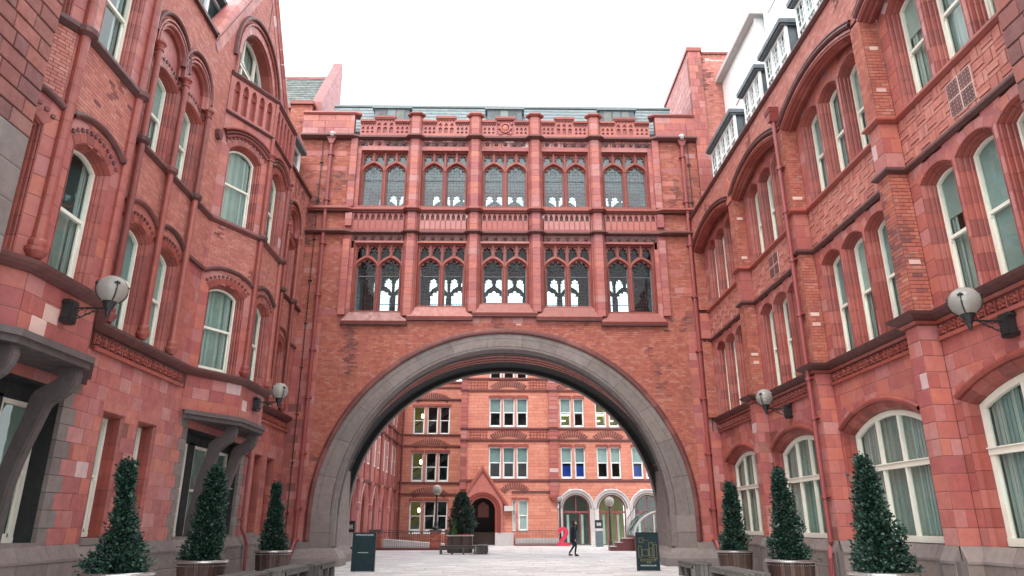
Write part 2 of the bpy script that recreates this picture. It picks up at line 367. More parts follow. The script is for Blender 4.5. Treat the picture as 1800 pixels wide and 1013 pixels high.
class Store:
    """pieces (bricks, blocks) of one thing; the largest in view become objects of their own, the rest one part"""
    def __init__(s, root_): s.r = root_; s.k = {}; s.extra = None
    def put(s, name, mat, F, u0, u1, z0, z1, d0, d1):
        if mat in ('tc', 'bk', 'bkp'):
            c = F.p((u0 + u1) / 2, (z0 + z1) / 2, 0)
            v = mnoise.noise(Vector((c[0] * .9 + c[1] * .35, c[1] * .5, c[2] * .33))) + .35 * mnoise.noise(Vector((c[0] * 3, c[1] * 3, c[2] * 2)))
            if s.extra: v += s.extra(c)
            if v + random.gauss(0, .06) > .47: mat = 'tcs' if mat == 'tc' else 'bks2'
        s.k.setdefault((name, mat), []).append((F, u0, u1, z0, z1, d0, d1))
    def flush(s, limit=300):
        by = {}
        for (name, mat), L in s.k.items():
            for q in L:
                F, u0, u1, z0, z1, d0, d1 = q; c = F.p((u0 + u1) / 2, (z0 + z1) / 2, d1)
                v = Vector(c) - CAM; dist = v.length
                ang_h = abs(math.degrees(math.atan2(v.x, v.y))); ang_v = math.degrees(math.atan2(v.z, math.hypot(v.x, v.y)))
                inview = ang_h < 42 and v.y > 0 and ang_v < 48
                # apparent size: the wall seen slant
                facing = abs(v.x * F.n[0] + v.y * F.n[1]) / max(.01, math.hypot(v.x, v.y))
                size = math.sqrt((u1 - u0) * max(facing, .15) * (z1 - z0)) / dist * (1 if inview else .05)
                by.setdefault(name, []).append((size, mat, q))
        for name, L in by.items():
            L.sort(key=lambda t: -t[0])
            rest = {}
            for i, (sz, mat, (F, u0, u1, z0, z1, d0, d1)) in enumerate(L):
                if i < limit and sz * 1230 > 7:
                    c = F.p((u0 + u1) / 2, (z0 + z1) / 2, (d0 + d1) / 2)
                    ux = F.u if F.u[0] * F.n[1] - F.u[1] * F.n[0] > 0 else (-F.u[0], -F.u[1])
                    o = link(name, unit_box(mat), s.r, (c[0] - s.r.location[0], c[1] - s.r.location[1], c[2] - s.r.location[2]))
                    o.rotation_euler = (0, 0, math.atan2(ux[1], ux[0])); o.scale = (u1 - u0, d1 - d0, z1 - z0)
                else: box(rest.setdefault(mat, MB()), F, u0, u1, z0, z1, d0, d1)
            for mat, mb in rest.items(): part(name, mb, mat, s.r, stuff=True)
class Bldg:
    def __init__(s, name, loc, label, cat='building'):
        s.r = root(name, loc, label, cat); s.st = Store(s.r); s.m = {}
    def mb(s, name, mat):
        if name in ('wall', 'back_wall'): return s.m.setdefault((name, mat, 0), MB())
        m = MB(); s.m[(name, mat, len(s.m) + 1)] = m; return m
    def flush(s, limit=300):
        for (n, mat, _k), mb in s.m.items(): part(n, mb, mat, s.r)
        s.st.flush(limit)

def seg_arc(u0, u1, zs, rise, n=12, grow=0):
    w_ = (u1 - u0) / 2; rise = max(rise, .001); Rr = (w_ * w_ + rise * rise) / (2 * rise); uc = (u0 + u1) / 2; zc = zs + rise - Rr
    a = math.asin(min(1, w_ / Rr)); 
    if rise > w_: a = math.pi - a
    Rg = Rr + grow
    return [(uc + Rg * math.sin(-a + 2 * a * i / n), zc + Rg * math.cos(-a + 2 * a * i / n)) for i in range(n + 1)]
def opening_path(u0, u1, z0, zs, rise, n=12):
    if rise < .005: return [(u0, z0), (u0, zs), (u1, zs), (u1, z0)]
    return [(u0, z0)] + seg_arc(u0, u1, zs, rise, n) + [(u1, z0)]
def hole_rect(u0, u1, z0, z1):
    return lambda a, b: (u0, u1) if b > z0 + .005 and a < z1 - .005 else None
def hole_arch(u0, u1, z0, zs, rise, cover=0.1):
    """interval to leave free for a course from a to b; head is covered by a ring 'cover' thick"""
    w_ = (u1 - u0) / 2; uc = (u0 + u1) / 2; Rr = (w_ * w_ + rise * rise) / (2 * rise) if rise > .005 else 1e9; zc = zs + rise - Rr
    def f(a, b):
        if b <= z0 + .005: return None
        if a < zs + .002: return (u0, u1)
        zm = (max(a, zs) + b) / 2
        h2 = (Rr + cover) ** 2 - (zm - zc) ** 2
        if h2 <= 0: return (u0, u1) if a < zs - .02 and rise < .005 else None
        if zm > zs + rise + cover: return None
        h = math.sqrt(h2); h = min(h, w_ + cover)
        if a < zs: h = max(h, w_)
        return (uc - h, uc + h)
    return f
def masonry(B, F, u0, u1, z0, z1, holes=(), kind='terracotta_block', mat='tc', mor='mor', ch=.33, bl=.6, d=0, thick=.3, gap=.012, rec=.009, bond=.5, jit=.12, piece=.035):
    n = max(1, round((z1 - z0) / ch)); h = (z1 - z0) / n
    if kind == 'terracotta_block' and mor == 'mor': mor, gap, rec = 'mort', min(gap, .008), min(rec, .005)
    back = B.mb('wall', mor)
    for i in range(n):
        a, b = z0 + i * h, z0 + (i + 1) * h
        iv = [(u0, u1)]
        for H in holes:
            q = H(a, b)
            if not q: continue
            nv = []
            for x0, x1 in iv:
                if q[1] <= x0 or q[0] >= x1: nv.append((x0, x1)); continue
                if q[0] > x0: nv.append((x0, q[0]))
                if q[1] < x1: nv.append((q[1], x1))
            iv = nv
        for x0, x1 in iv:
            if x1 - x0 < .01: continue
            box(back, F, x0, x1, a, b, d - thick, d - rec)
            cuts = [x0]; x = u0 + (bond * bl if i % 2 else 0) + random.uniform(-.1, .1) * bl * (jit > 0)
            while x < x0 + bl * .3: x += bl
            while x < x1 - bl * .25: cuts.append(x); x += bl * (1 + random.uniform(-jit, jit))
            cuts.append(x1)
            for p, q in zip(cuts, cuts[1:]):
                B.st.put(kind, mat, F, p + (gap / 2), q - (gap / 2), a + gap / 2, b - gap / 2, d - piece, d + random.uniform(-.0015, .0015))
def basket(B, F, u0, u1, z0, z1, d=0, cell=.33, nb=3, kind='brick', mat='bk'):
    box(B.mb('wall', 'mor'), F, u0, u1, z0, z1, d - .3, d - .016)
    nu = max(1, round((u1 - u0) / cell)); nz = max(1, round((z1 - z0) / cell)); cu = (u1 - u0) / nu; cz = (z1 - z0) / nz
    for i in range(nu):
        for j in range(nz):
            a = u0 + i * cu; b = z0 + j * cz
            for k in range(nb):
                pr = d + (.014 if k == 1 else 0) + random.uniform(-.002, .002)
                if (i + j) % 2: B.st.put(kind, mat, F, a + .006, a + cu - .006, b + k * cz / nb + .006, b + (k + 1) * cz / nb - .006, d - .04, pr)
                else: B.st.put(kind, mat, F, a + k * cu / nb + .006, a + (k + 1) * cu / nb - .006, b + .006, b + cz - .006, d - .04, pr)
def ring(B, F, u0, u1, zs, rise, t, d0, d1, name='arch_voussoir', mat='tc', n=9, gap=.004):
    """arch ring of separate voussoirs"""
    k = 3; inn = seg_arc(u0, u1, zs, rise, n * k); outr = seg_arc(u0, u1, zs, rise, n * k, t)
    mb = B.mb(name, mat)
    for i in range(n):
        A = inn[i * k:i * k + k + 1]; Bq = outr[i * k:i * k + k + 1]
        A = [tuple(A[0][j] + (A[1][j] - A[0][j]) * .06 for j in (0, 1))] + A[1:-1] + [tuple(A[-1][j] + (A[-2][j] - A[-1][j]) * .06 for j in (0, 1))]
        Bq = [tuple(Bq[0][j] + (Bq[1][j] - Bq[0][j]) * .06 for j in (0, 1))] + Bq[1:-1] + [tuple(Bq[-1][j] + (Bq[-2][j] - Bq[-1][j]) * .06 for j in (0, 1))]
        strip_solid(mb, F, A, Bq, d0, d1)
def spandrel(B, F, u0, u1, zs, rise, side, top, d1=-.004, mat='tc'):
    A = [(u0 - side, zs)] + seg_arc(u0, u1, zs, rise, 12) + [(u1 + side, zs)]
    m = MB(); strip_solid(m, F, A, [(q[0], top) for q in A], d1 - .14, d1); part('arch_spandrel', m, mat, B.r)
def inset_path(path, t, zb=0):
    """shrink an opening path (left jamb up, head, right jamb down) by t"""
    mbp = []; n = len(path)
    for i in range(n):
        a = path[i - 1] if i else None; b = path[i + 1] if i < n - 1 else None; c = path[i]; ds = []
        if a: l = math.hypot(c[0] - a[0], c[1] - a[1]) or 1; ds.append(((c[0] - a[0]) / l, (c[1] - a[1]) / l))
        if b: l = math.hypot(b[0] - c[0], b[1] - c[1]) or 1; ds.append(((b[0] - c[0]) / l, (b[1] - c[1]) / l))
        tx = sum(q[0] for q in ds); ty = sum(q[1] for q in ds); l = math.hypot(tx, ty) or 1; tx /= l; ty /= l
        k = t / max(.4, tx * ds[0][0] + ty * ds[0][1]); mbp.append((c[0] + ty * k, c[1] - tx * k))
    mbp[0] = (mbp[0][0], path[0][1] + zb); mbp[-1] = (mbp[-1][0], path[-1][1] + zb)
    return mbp
def width_at(path, z):
    xs = []
    n = len(path)
    for i in range(n):
        a, b = path[i], path[(i + 1) % n]
        if (a[1] - z) * (b[1] - z) < 0: t = (z - a[1]) / (b[1] - a[1]); xs.append(a[0] + t * (b[0] - a[0]))
    return (min(xs), max(xs)) if len(xs) > 1 else (path[0][0], path[-1][0])
def clip_top(path, z):
    """part of a closed outline above z"""
    outp = []; n = len(path)
    for i in range(n):
        a, b = path[i], path[(i + 1) % n]
        if a[1] >= z: outp.append(a)
        if (a[1] - z) * (b[1] - z) < 0: t = (z - a[1]) / (b[1] - a[1]); outp.append((a[0] + t * (b[0] - a[0]), z))
    return outp
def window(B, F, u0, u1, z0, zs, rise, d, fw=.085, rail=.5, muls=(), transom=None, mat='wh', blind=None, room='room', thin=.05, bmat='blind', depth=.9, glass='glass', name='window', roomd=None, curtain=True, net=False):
    path = opening_path(u0, u1, z0, zs, rise); inn = inset_path(path, fw, fw * 1.1)
    f = MB(); strip_solid(f, F, path, inn, d - .09, d); box(f, F, u0, u1, z0, z0 + fw * 1.1, d - .09, d + .012)
    top = zs + rise
    if rail and not transom:
        zr = z0 + (top - z0) * rail; a, b = width_at(inn, zr)
        box(f, F, a, b, zr - .035, zr + .035, d - .085, d - .005)
        for s_ in (a, b): box(f, F, s_ - .0 - (0 if s_ == a else .035), s_ + (.035 if s_ == a else 0), zr - .09, zr - .035, d - .06, d - .01)
        # sash stiles: upper proud, lower set back
        i2 = inset_path(path, fw + thin, fw * 1.1 + thin)
        box(f, F, a, a + thin * .8, z0 + fw, zr, d - .085, d - .045); box(f, F, b - thin * .8, b, z0 + fw, zr, d - .085, d - .045)
        box(f, F, a, b, z0 + fw, z0 + fw + thin * 1.6, d - .085, d - .045)
    for m in muls:
        um = u0 + (u1 - u0) * m; k = thin * .9; zt = top - .02
        for q in range(len(inn) - 1):
            a, b = inn[q], inn[q + 1]
            if (a[0] - um) * (b[0] - um) <= 0 and a[0] != b[0]: zt = min(zt, a[1] + (um - a[0]) / (b[0] - a[0]) * (b[1] - a[1]))
        box(f, F, um - k, um + k, z0 + fw, zt + .01, d - .085, d - .004)
    if transom:
        a, b = width_at(path, transom); box(f, F, a + .003, b - .003, transom - .06, transom + .06, d - .09, d + .02)
        box(f, F, a + .003, b - .003, transom + .06, transom + .085, d - .09, d + .05)
    fo = part(name, f, mat, B.r)
    g = MB(); prism(g, F, [inset_path(path, fw * .5, fw * .5)], d - .066, d - .06); part('pane', g, glass, B.r, fo)
    # blind: covers a random share from the top
    if blind is None: blind = random.choice((0, .35, .5, .5, .7, 0, 1))
    if curtain:
        cu = MB(); a_, b_ = inset_path(path, fw)[0][0], inset_path(path, fw)[-1][0]; wd = (b_ - a_)
        for (p_, q_) in ((a_, a_ + wd * random.uniform(.15, .3)), (b_ - wd * random.uniform(.15, .3), b_)):
            x_ = p_; k_ = 0
            while x_ < q_ - .02: box(cu, F, x_, min(x_ + .06, q_), z0 + .02, top - .02, d - .14 - .015 * (k_ % 2), d - .13 - .015 * (k_ % 2)); x_ += .06; k_ += 1
        part('curtain', cu, 'blind', B.r, fo)
        if net or random.random() < .72:
            nb = MB(); zt = z0 + (top - z0) * (1 if net else random.choice((1, 1, .52, .8))); ks = max(3, int((b_ - a_) / .12)); zz_ = [z0 + .02, zt - .02]
            for k_ in range(ks):
                p_, q_ = a_ + wd * k_ / ks, a_ + wd * (k_ + 1) / ks; o1, o2 = (.0, .012) if k_ % 2 else (.012, .0)
                zh = [min(zt, (max([c_[1] for c_ in path if abs(c_[0] - x__) < .5] + [zs])) - .01) for x__ in (p_, q_)]
                nb.add([F.p(p_, z0 + .02, d - .17 - o1), F.p(q_, z0 + .02, d - .17 - o2), F.p(q_, zh[1], d - .17 - o2), F.p(p_, zh[0], d - .17 - o1)], [(0, 1, 2, 3)])
            part('net_curtain', nb, 'net', B.r, fo)
    if blind > 0:
        bl = MB(); zt = z0 + (top - z0) * (1 - blind); o_ = inset_path(path, .01)
        o_ = clip_top(o_, zt) if blind < 1 else o_
        if len(o_) > 2: prism(bl, F, [o_], d - .115, d - .105); part('blind', bl, bmat, B.r, fo)
    # the room behind: five plain faces
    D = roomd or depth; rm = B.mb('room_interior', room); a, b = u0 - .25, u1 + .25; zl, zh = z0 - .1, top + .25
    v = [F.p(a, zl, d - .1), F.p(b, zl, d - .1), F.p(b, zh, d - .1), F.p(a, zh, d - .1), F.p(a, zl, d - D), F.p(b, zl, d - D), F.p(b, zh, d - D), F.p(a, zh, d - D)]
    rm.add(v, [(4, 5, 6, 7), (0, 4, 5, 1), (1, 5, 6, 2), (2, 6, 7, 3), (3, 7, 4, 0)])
    return fo
JAMB = [(-.002, .004), (.03, .004), (.045, -.03), (.075, -.045), (.10, -.10), (.10, -.13), (.135, -.15), (.16, -.20), (.16, -.23), (.19, -.25), (.20, -.31), (.20, -.46)]
def scaled(prof, a, b): return [(p[0] * a, p[1] * b if p[1] < 0 else p[1]) for p in prof]
def moulded_window(B, F, u0, u1, z0, zs, rise, ja=1, jb=1, sur='window_surround', smat='tcd', **k):
    """moulded jambs and head round an opening, with a sash window at the back of it"""
    prof = scaled(JAMB, ja, jb); path = opening_path(u0, u1, z0, zs, rise)
    sweep(B.mb(sur, smat), F, path, prof, seg=.36)
    ins = .2 * ja; dz = -.31 * jb
    box(B.mb('sill', smat), F, u0 + .02, u1 - .02, z0 - .04, z0 + .03, -.5 * jb, .03)
    w_ = (u1 - u0) / 2; r2 = rise * (w_ - ins) / w_
    return window(B, F, u0 + ins - .03, u1 - ins + .03, z0 + .03, zs - ins * .25, max(rise - ins * .5, .02) if rise > .01 else 0, dz, **k)
HOOD = [(0, -.02), (0, .05), (-.03, .09), (-.06, .10), (-.09, .10), (-.10, .06), (-.13, .05), (-.14, -.02)]
def hood(B, F, u0, u1, zs, rise, prof=HOOD, mat='dk', name='hood_mould', n=16):
    sweep(B.mb(name, mat), F, seg_arc(u0, u1, zs, rise, n), prof)
def dentil_arc(B, F, u0, u1, zs, rise, grow, size, n, d=.03, mat='dk'):
    p = seg_arc(u0, u1, zs, rise, n * 2, grow); mb = B.mb('dentil_row', mat)
    for i in range(1, n * 2, 2):
        u, z = p[i]; box(mb, F, u - size / 2, u + size / 2, z - size / 2, z + size / 2, 0, d)
def shaft(B, x, y, z0, z1, r=.1, cap=True, base=True, mat='tcd', name='colonnette'):
    prof = []
    if base: prof += [(r * 1.0, z0 - .12), (r * 1.9, z0), (r * 1.95, z0 + .06), (r * 1.4, z0 + .09), (r * 1.5, z0 + .15), (r * 1.5, z0 + .2), (r * 1.15, z0 + .24)]
    else: prof += [(r, z0)]
    k = int((z1 - z0 - .5) / .38)
    for i in range(1, k): zz = z0 + .3 + i * .38; prof += [(r, zz - .006), (r * .94, zz), (r, zz + .006)]
    if cap: prof += [(r, z1 - .26), (r * 1.35, z1 - .24), (r * 1.35, z1 - .2), (r * 1.05, z1 - .18), (r * 1.3, z1 - .1), (r * 1.75, z1 - .04), (r * 1.75, z1)]
    else: prof += [(r, z1)]
    lathe(B.mb(name, mat), x, y, prof, 14)
def rosettes(B, F, u0, u1, z, size, pitch, d=0, mat='tcd', dark='dk', name='carved_frieze'):
    """carved running band: square bosses with a flower on each and hollows between"""
    n = max(1, round((u1 - u0) / pitch)); p = (u1 - u0) / n; mb = B.mb(name, mat)
    for i in range(n):
        uc = u0 + (i + .5) * p; s_ = size / 2
        for k in range(5):
            a = 2 * math.pi * k / 5 + .3; c = F.p(uc + s_ * .62 * math.cos(a), z + s_ * .62 * math.sin(a), d + .03); blob(mb, c, s_ * .42, 5, 3)
        blob(mb, F.p(uc, z, d + .05), s_ * .35, 5, 3)
        box(mb, F, uc - p / 2 + .01, uc - p / 2 + .05, z - s_, z + s_, d, d + .035)
def downpipe(B, pts, r=.055, clips=(), hopper=None, hdir=(0, -1), gang=None):
    mb = MB(); tube(mb, pts, r, 10); o = part('downpipe', mb, 'pipe', B.r, smooth=False)
    c = MB()
    for (x, y, z) in clips:
        lathe(c, x, y, [(r * 1.0, z - .06), (r * 1.45, z - .055), (r * 1.45, z + .055), (r, z + .06)], 10)
        box(c, Fr(x, y, -hdir[1], hdir[0], *hdir), -.15, .15, z - .02, z + .02, -.14, 0)
    part('bracket', c, 'pipe', B.r, o)
    if hopper:
        x, y, z = hopper; h = MB(); Fh = Fr(x, y, -hdir[1], hdir[0], *hdir)
        prism(h, Fh, [[(-.08, z), (.08, z), (.2, z + .28), (.2, z + .45), (-.2, z + .45), (-.2, z + .28)]], -.12, .16)
        for k in range(3): box(h, Fh, -.22, .22, z + .3 + k * .06, z + .33 + k * .06, -.12, .19)
        part('hopper', h, 'pipe', B.r, o)
    return o

# ================================================================== GROUND
g = MB(); wbox(g, -400, 400, -60, 900, -1.0, -.03); structure('ground', g, 'grout')
pave = link('pavement', None); pave['kind'] = 'structure'
class _P: pass
_P.r = pave; pst = Store(pave)
GF = None
def slab(x0, x1, y0, y1, z0, z1): return (x0, x1, y0, y1, z0, z1)
slabs = []
for j in range(66):
    y0 = 21 + j * .62; x = -9.0 + (j % 2) * .45 + random.uniform(-.1, .1)
    while x < 12:
        w_ = random.choice((.75, .9, .9, 1.05)); slabs.append((x + .007, x + w_ - .007, y0 + .008, y0 + .612)); x += w_
slabs.sort(key=lambda q: abs(q[0]) * .3 + q[2]); rest = MB(); mb = MB(); wbox(mb, -.5, .5, -.5, .5, -.5, .5); pm = mesh_of('paving_slab', mb, 'paving')
for i, (x0, x1, y0, y1) in enumerate(slabs):
    zt = random.uniform(-.002, .0015)
    if i < 300:
        o = link('paving_slab', pm, pave, ((x0 + x1) / 2, (y0 + y1) / 2, zt - .03)); o.scale = (x1 - x0, y1 - y0, .06)
    else: wbox(rest, x0, x1, y0, y1, zt - .06, zt)
for a, b in ((-14, 14),):
    y = 2
    while y < 21: wbox(rest, a, b, y, y + 1.18, -.06, 0); y += 1.19
o = link('paving_slab', mesh_of('paving_rest', rest, 'paving'), pave); o['kind'] = 'stuff'

# ================================================================== BRIDGE BUILDING over the arch
BR = Bldg('bridge_building', (0.15, 31.75, 0), 'red brick bridge building spanning the courtyard on one great round stone arch')
FB = Fr(0, 30, 1, 0, 0, -1)
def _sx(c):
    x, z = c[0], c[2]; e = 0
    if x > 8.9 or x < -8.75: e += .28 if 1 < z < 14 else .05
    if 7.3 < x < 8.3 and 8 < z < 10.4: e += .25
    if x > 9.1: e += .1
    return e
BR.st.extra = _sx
AC, AZ_, AR = .15, 1.93, 6.92           # arch centre and inner radius
OA, OB = 7.85, 7.66                     # outer edge of the granite ring (ellipse)
def ell(a, b, n=64, a0=0, a1=math.pi): return [(AC - a * math.cos(a0 + (a1 - a0) * i / n), AZ_ + b * math.sin(a0 + (a1 - a0) * i / n)) for i in range(n + 1)]
def arch_void(a, b):
    if a < AZ_: return (AC - OA + .1, AC + OA - .1)
    z = (a + b) / 2; t = 1 - ((z - AZ_) / (OB - .06)) ** 2
    return (AC - (OA - .06) * math.sqrt(t), AC + (OA - .06) * math.sqrt(t)) if t > 0 else None
CX = [-5.65, -2.74, .15, 3.04, 5.93]; PX = [-4.2, -1.3, 1.6, 4.49]
ZB = [10.60, 10.85, 11.0, 10.85, 10.60]  # bottoms of the lower windows
XL, XR = -9.7, 9.45
# masonry below the windows: brick field with larger blocks at the sides
masonry(BR, FB, XL, -7.98, .9, 10.05, kind='terracotta_block', ch=.33, bl=.62)
masonry(BR, FB, 8.28, XR, .9, 10.05, kind='terracotta_block', ch=.33, bl=.62)
masonry(BR, FB, -7.98, 8.28, .9, 10.05, [arch_void], kind='brick', mat='bk', ch=.088, bl=.235, gap=.009, rec=.007, jit=.05)
# windows wall: behind the tracery (openings left free)
low = [hole_rect(c - 1.13, c + 1.13, zb, 13.95) for c, zb in zip(CX, ZB)]
up = [hole_rect(c - 1.13, c + 1.13, 15.75, 18.75) for c in CX]
masonry(BR, FB, -7.3, 7.6, 10.05, 19.5, low + up + [hole_rect(-6.93, 7.23, 13.95, 14.35), hole_rect(-6.93, 7.23, 14.5, 15.4)], kind='terracotta_block', ch=.33, bl=.5, d=0)
masonry(BR, FB, XL, -7.3, 10.05, 19.4, kind='brick', mat='bk', ch=.088, bl=.235, gap=.009, rec=.007, jit=.05)
masonry(BR, FB, 7.6, XR, 10.05, 19.4, kind='brick', mat='bk', ch=.088, bl=.235, gap=.009, rec=.007, jit=.05)
for a, b in ((XL, -7.3), (7.6, XR)):        # bands of larger blocks through the side brickwork
    for z in (10.4, 11.5, 12.4, 13.4, 16.2, 16.9, 17.6, 18.4):
        u = a + random.uniform(0, .3)
        while u < b - .6:
            l_ = random.uniform(.4, .75); BR.st.put('terracotta_block', 'tc', FB, u, u + l_, z, z + .255, -.03, .0045); u += l_ + .012 + (random.uniform(.3, .9) if random.random() < .35 else 0)
PALE = [(4.5, 8.05, 6), (4.9, 7.75, 5), (5.9, 7.1, 4), (2.6, 9.25, 3), (-3.1, 8.95, 2), (.9, 9.75, 3), (-1.5, 9.6, 2)]
M['pt'] = stone('pale replacement brick', [(0, (.62, .42, .36)), (.5, (.56, .36, .31))], .7, .1, .15, 60, .4)
for u, z, n in PALE:
    done = set()
    for k in range(n):
        ku, kz = random.randint(-1, 1), random.randint(-2, 2)
        if (ku, kz) in done: continue
        done.add((ku, kz)); zz = .9 + round((z - .9) / .08798 + kz) * .08798 + .005; uu = u + ku * .237 + (.11 if kz % 2 else 0)
        if ((uu - AC) / (OA + .28)) ** 2 + ((zz - AZ_) / (OB + .28)) ** 2 > 1: BR.st.put('brick', 'pt', FB, uu, uu + .225, zz, zz + .078, -.02, .0045)
for u, z in ((8.9, 5.0), (9.1, 4.2), (8.75, 3.3), (9.0, 7.3), (8.95, 2.2)): BR.st.put('terracotta_block', 'pt', FB, u, u + .38, z, z + .3, -.02, .004)
# core that carries the reveals, floors and back wall
core = BR.mb('wall', 'mor')
# granite ring, in voussoirs
nv = 15
for i in range(nv):
    a0 = math.pi * i / nv + .0007; a1 = math.pi * (i + 1) / nv - .0007
    A = [(AC - AR * math.cos(a0 + (a1 - a0) * k / 4), AZ_ + AR * math.sin(a0 + (a1 - a0) * k / 4)) for k in range(5)]
    Bq = [(AC - OA * math.cos(a0 + (a1 - a0) * k / 4), AZ_ + OB * math.sin(a0 + (a1 - a0) * k / 4)) for k in range(5)]
    v = MB(); strip_solid(v, FB, A, Bq, -.5, .06); part('voussoir', v, 'gr', BR.r)
# chamfer and roll mouldings inside the ring, then the brick and dark soffit
cp = [(AC - AR * math.cos(math.pi * i / 72), AZ_ + AR * math.sin(math.pi * i / 72)) for i in range(73)]
cpl = [(AC - AR, .75)] + cp + [(AC + AR, .75)]
sweep(BR.mb('arch_moulding', 'gr'), FB, cpl, [(-.12, .055), (-.10, .085), (-.03, .085), (-.01, .03), (.02, .0), (.06, -.02), (.10, -.10), (.10, -.16)])
def loft(mb, F, st, n=72, a0=0, a1=math.pi, gap=0):
    vs = []; m = len(st)
    for i in range(n + 1):
        t = a0 + (a1 - a0) * i / n
        for (d, a, b) in st: vs.append(F.p(AC - a * math.cos(t), AZ_ + b * math.sin(t), d))
    mb.add(vs, [(i * m + k, (i + 1) * m + k, (i + 1) * m + k + 1, i * m + k + 1) for i in range(n) for k in range(m - 1)])
loft(BR.mb('arch_groove_shade', 'nearblk'), FB, [(.062, 7.065, 7.065), (.062, 7.045, 7.045)])  # flat dark lines on the ring face, painted as the shade of grooves
loft(BR.mb('arch_groove_shade', 'nearblk'), FB, [(.062, 7.60, 7.42), (.062, 7.588, 7.408)])
loft(BR.mb('arch_moulding_dark', 'nearblk'), FB, [(-.16, 6.82, 6.82), (-.22, 6.84, 6.86), (-.30, 6.84, 6.84)])
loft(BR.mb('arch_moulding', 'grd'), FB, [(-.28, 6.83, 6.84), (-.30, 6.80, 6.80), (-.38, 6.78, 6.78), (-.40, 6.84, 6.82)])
M['nearblk'].name = 'near-black finish'
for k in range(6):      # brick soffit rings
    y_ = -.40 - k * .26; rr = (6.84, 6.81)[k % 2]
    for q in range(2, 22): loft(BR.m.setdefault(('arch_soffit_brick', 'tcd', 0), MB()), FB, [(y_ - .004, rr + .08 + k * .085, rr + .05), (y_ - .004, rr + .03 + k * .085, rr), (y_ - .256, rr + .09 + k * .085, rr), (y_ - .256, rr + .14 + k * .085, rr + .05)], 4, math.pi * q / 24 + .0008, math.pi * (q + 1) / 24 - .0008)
loft(BR.mb('arch_soffit', 'nearblk'), FB, [(-.39, 6.98, 6.87), (-1.96, 7.50, 6.87), (-1.97, 7.46, 6.84), (-2.1, 7.46, 6.86), (-2.12, 7.6, 7.06), (-4.6, 7.6, 7.10), (-4.62, 7.34, 6.92)])
loft(BR.mb('arch_moulding', 'gr'), FB, [(-4.6, 7.34, 6.93), (-4.62, 7.28, 6.88), (-4.9, 7.28, 6.88), (-5.0, 7.34, 6.94), (-5.02, 8.2, 7.9)])
# label mould over the ring
lb = [(AC - OA * math.cos(math.pi * i / 72), AZ_ + OB * math.sin(math.pi * i / 72)) for i in range(73)]
lbl = [(AC - OA, .95)] + lb + [(AC + OA, .95)]
sweep(BR.mb('label_mould', 'dk2'), FB, lbl, [(.03, .05), (.03, .11), (-.03, .15), (-.10, .15), (-.15, .09), (-.22, .05), (-.23, -.03)], seg=.5)
# jambs of the passage below the spring, with the dark side doorways
for s_ in (-1, 1):
    x0 = AC + s_ * OA; x1 = AC + s_ * AR
    for k in range(2):
        z0 = .62 + k * .66; v = MB(); box(v, FB, min(x0, x1), max(x0, x1), z0 + .004, z0 + .652, -.5, .06); part('granite_block', v, 'gr', BR.r)
    ins = AR - .12
    xa = AC + s_ * ins; j = BR.mb('passage_jamb', 'gr')
    a, b = sorted((xa, xa + s_ * 1.6))
    wbox(j, a, b, 30.35, 30.85, 0, 4.6)
    xb = AC + s_ * (AR + .36); a2, b2 = sorted((xb, xb + s_ * 1.2))
    wbox(BR.mb('passage_jamb', 'gr'), a2, b2, 32.3, 34.98, 0, 4.4); wbox(BR.mb('passage_jamb', 'gr'), *sorted((xa + s_ * .18, xa + s_ * 1.6)), 30.85, 32.3, 3.5, 4.6)
    wbox(BR.mb('doorway_recess', 'nearblk'), *(sorted((xa + s_ * .75, xa + s_ * .8))), 30.8, 32.35, 0, 3.6)
    tube(BR.mb('door_roll', 'gr'), [(xb, 32.3, .6), (xb, 32.3, 3.5), (xa + s_ * .18, 30.9, 3.5)], .05, 8)
    course(BR.mb('pier_base', 'gr'), [(xa + s_ * 2.1, 29.94), (xa, 29.94), (xa, 30.84)], [(0, 0), (.34, 0), (.34, .30), (.31, .36), (.26, .38), (.24, .42), (.14, .5), (.02, .68), (0, .68)], -1 if s_ < 0 else 1)
    course(BR.mb('pier_base', 'gr'), [(xb + s_ * .8, 32.32), (xb, 32.32), (xb, 34.99)], [(0, 0), (.34, 0), (.34, .30), (.31, .36), (.26, .38), (.24, .42), (.14, .5), (.02, .68), (0, .68)], -1 if s_ < 0 else 1)
    wbox(BR.mb('pier_base', 'gr'), *sorted((xa, xa + s_ * 1.6)), 29.95, 30.4, 0, .66)
    a, b = sorted((xa + s_ * 1.0, 9.4 * s_)); wbox(BR.mb('plinth', 'gr'), a, b, 29.9, 30.4, .0, .92)
    # solid flank behind
    a, b = sorted((xa + s_ * .62, s_ * 9.6)); wbox(core, a, b, 30.3, 34.95, 0, 10.0)
# haunches between soffit and floor (solid above the arch), built as columns of masonry
for i in range(44):
    x0 = -7.3 + i * .34; x1 = x0 + .34; xm = min(abs(x0 - AC), abs(x1 - AC)) if (x0 - AC) * (x1 - AC) > 0 else 0
    r_ = AR + .6; zt = AZ_ + math.sqrt(max(0, r_ * r_ - xm * xm)) if xm < r_ else AZ_
    wbox(core, x0, x1, 30.32, 34.95, min(zt + .02, 9.99), 10.0)
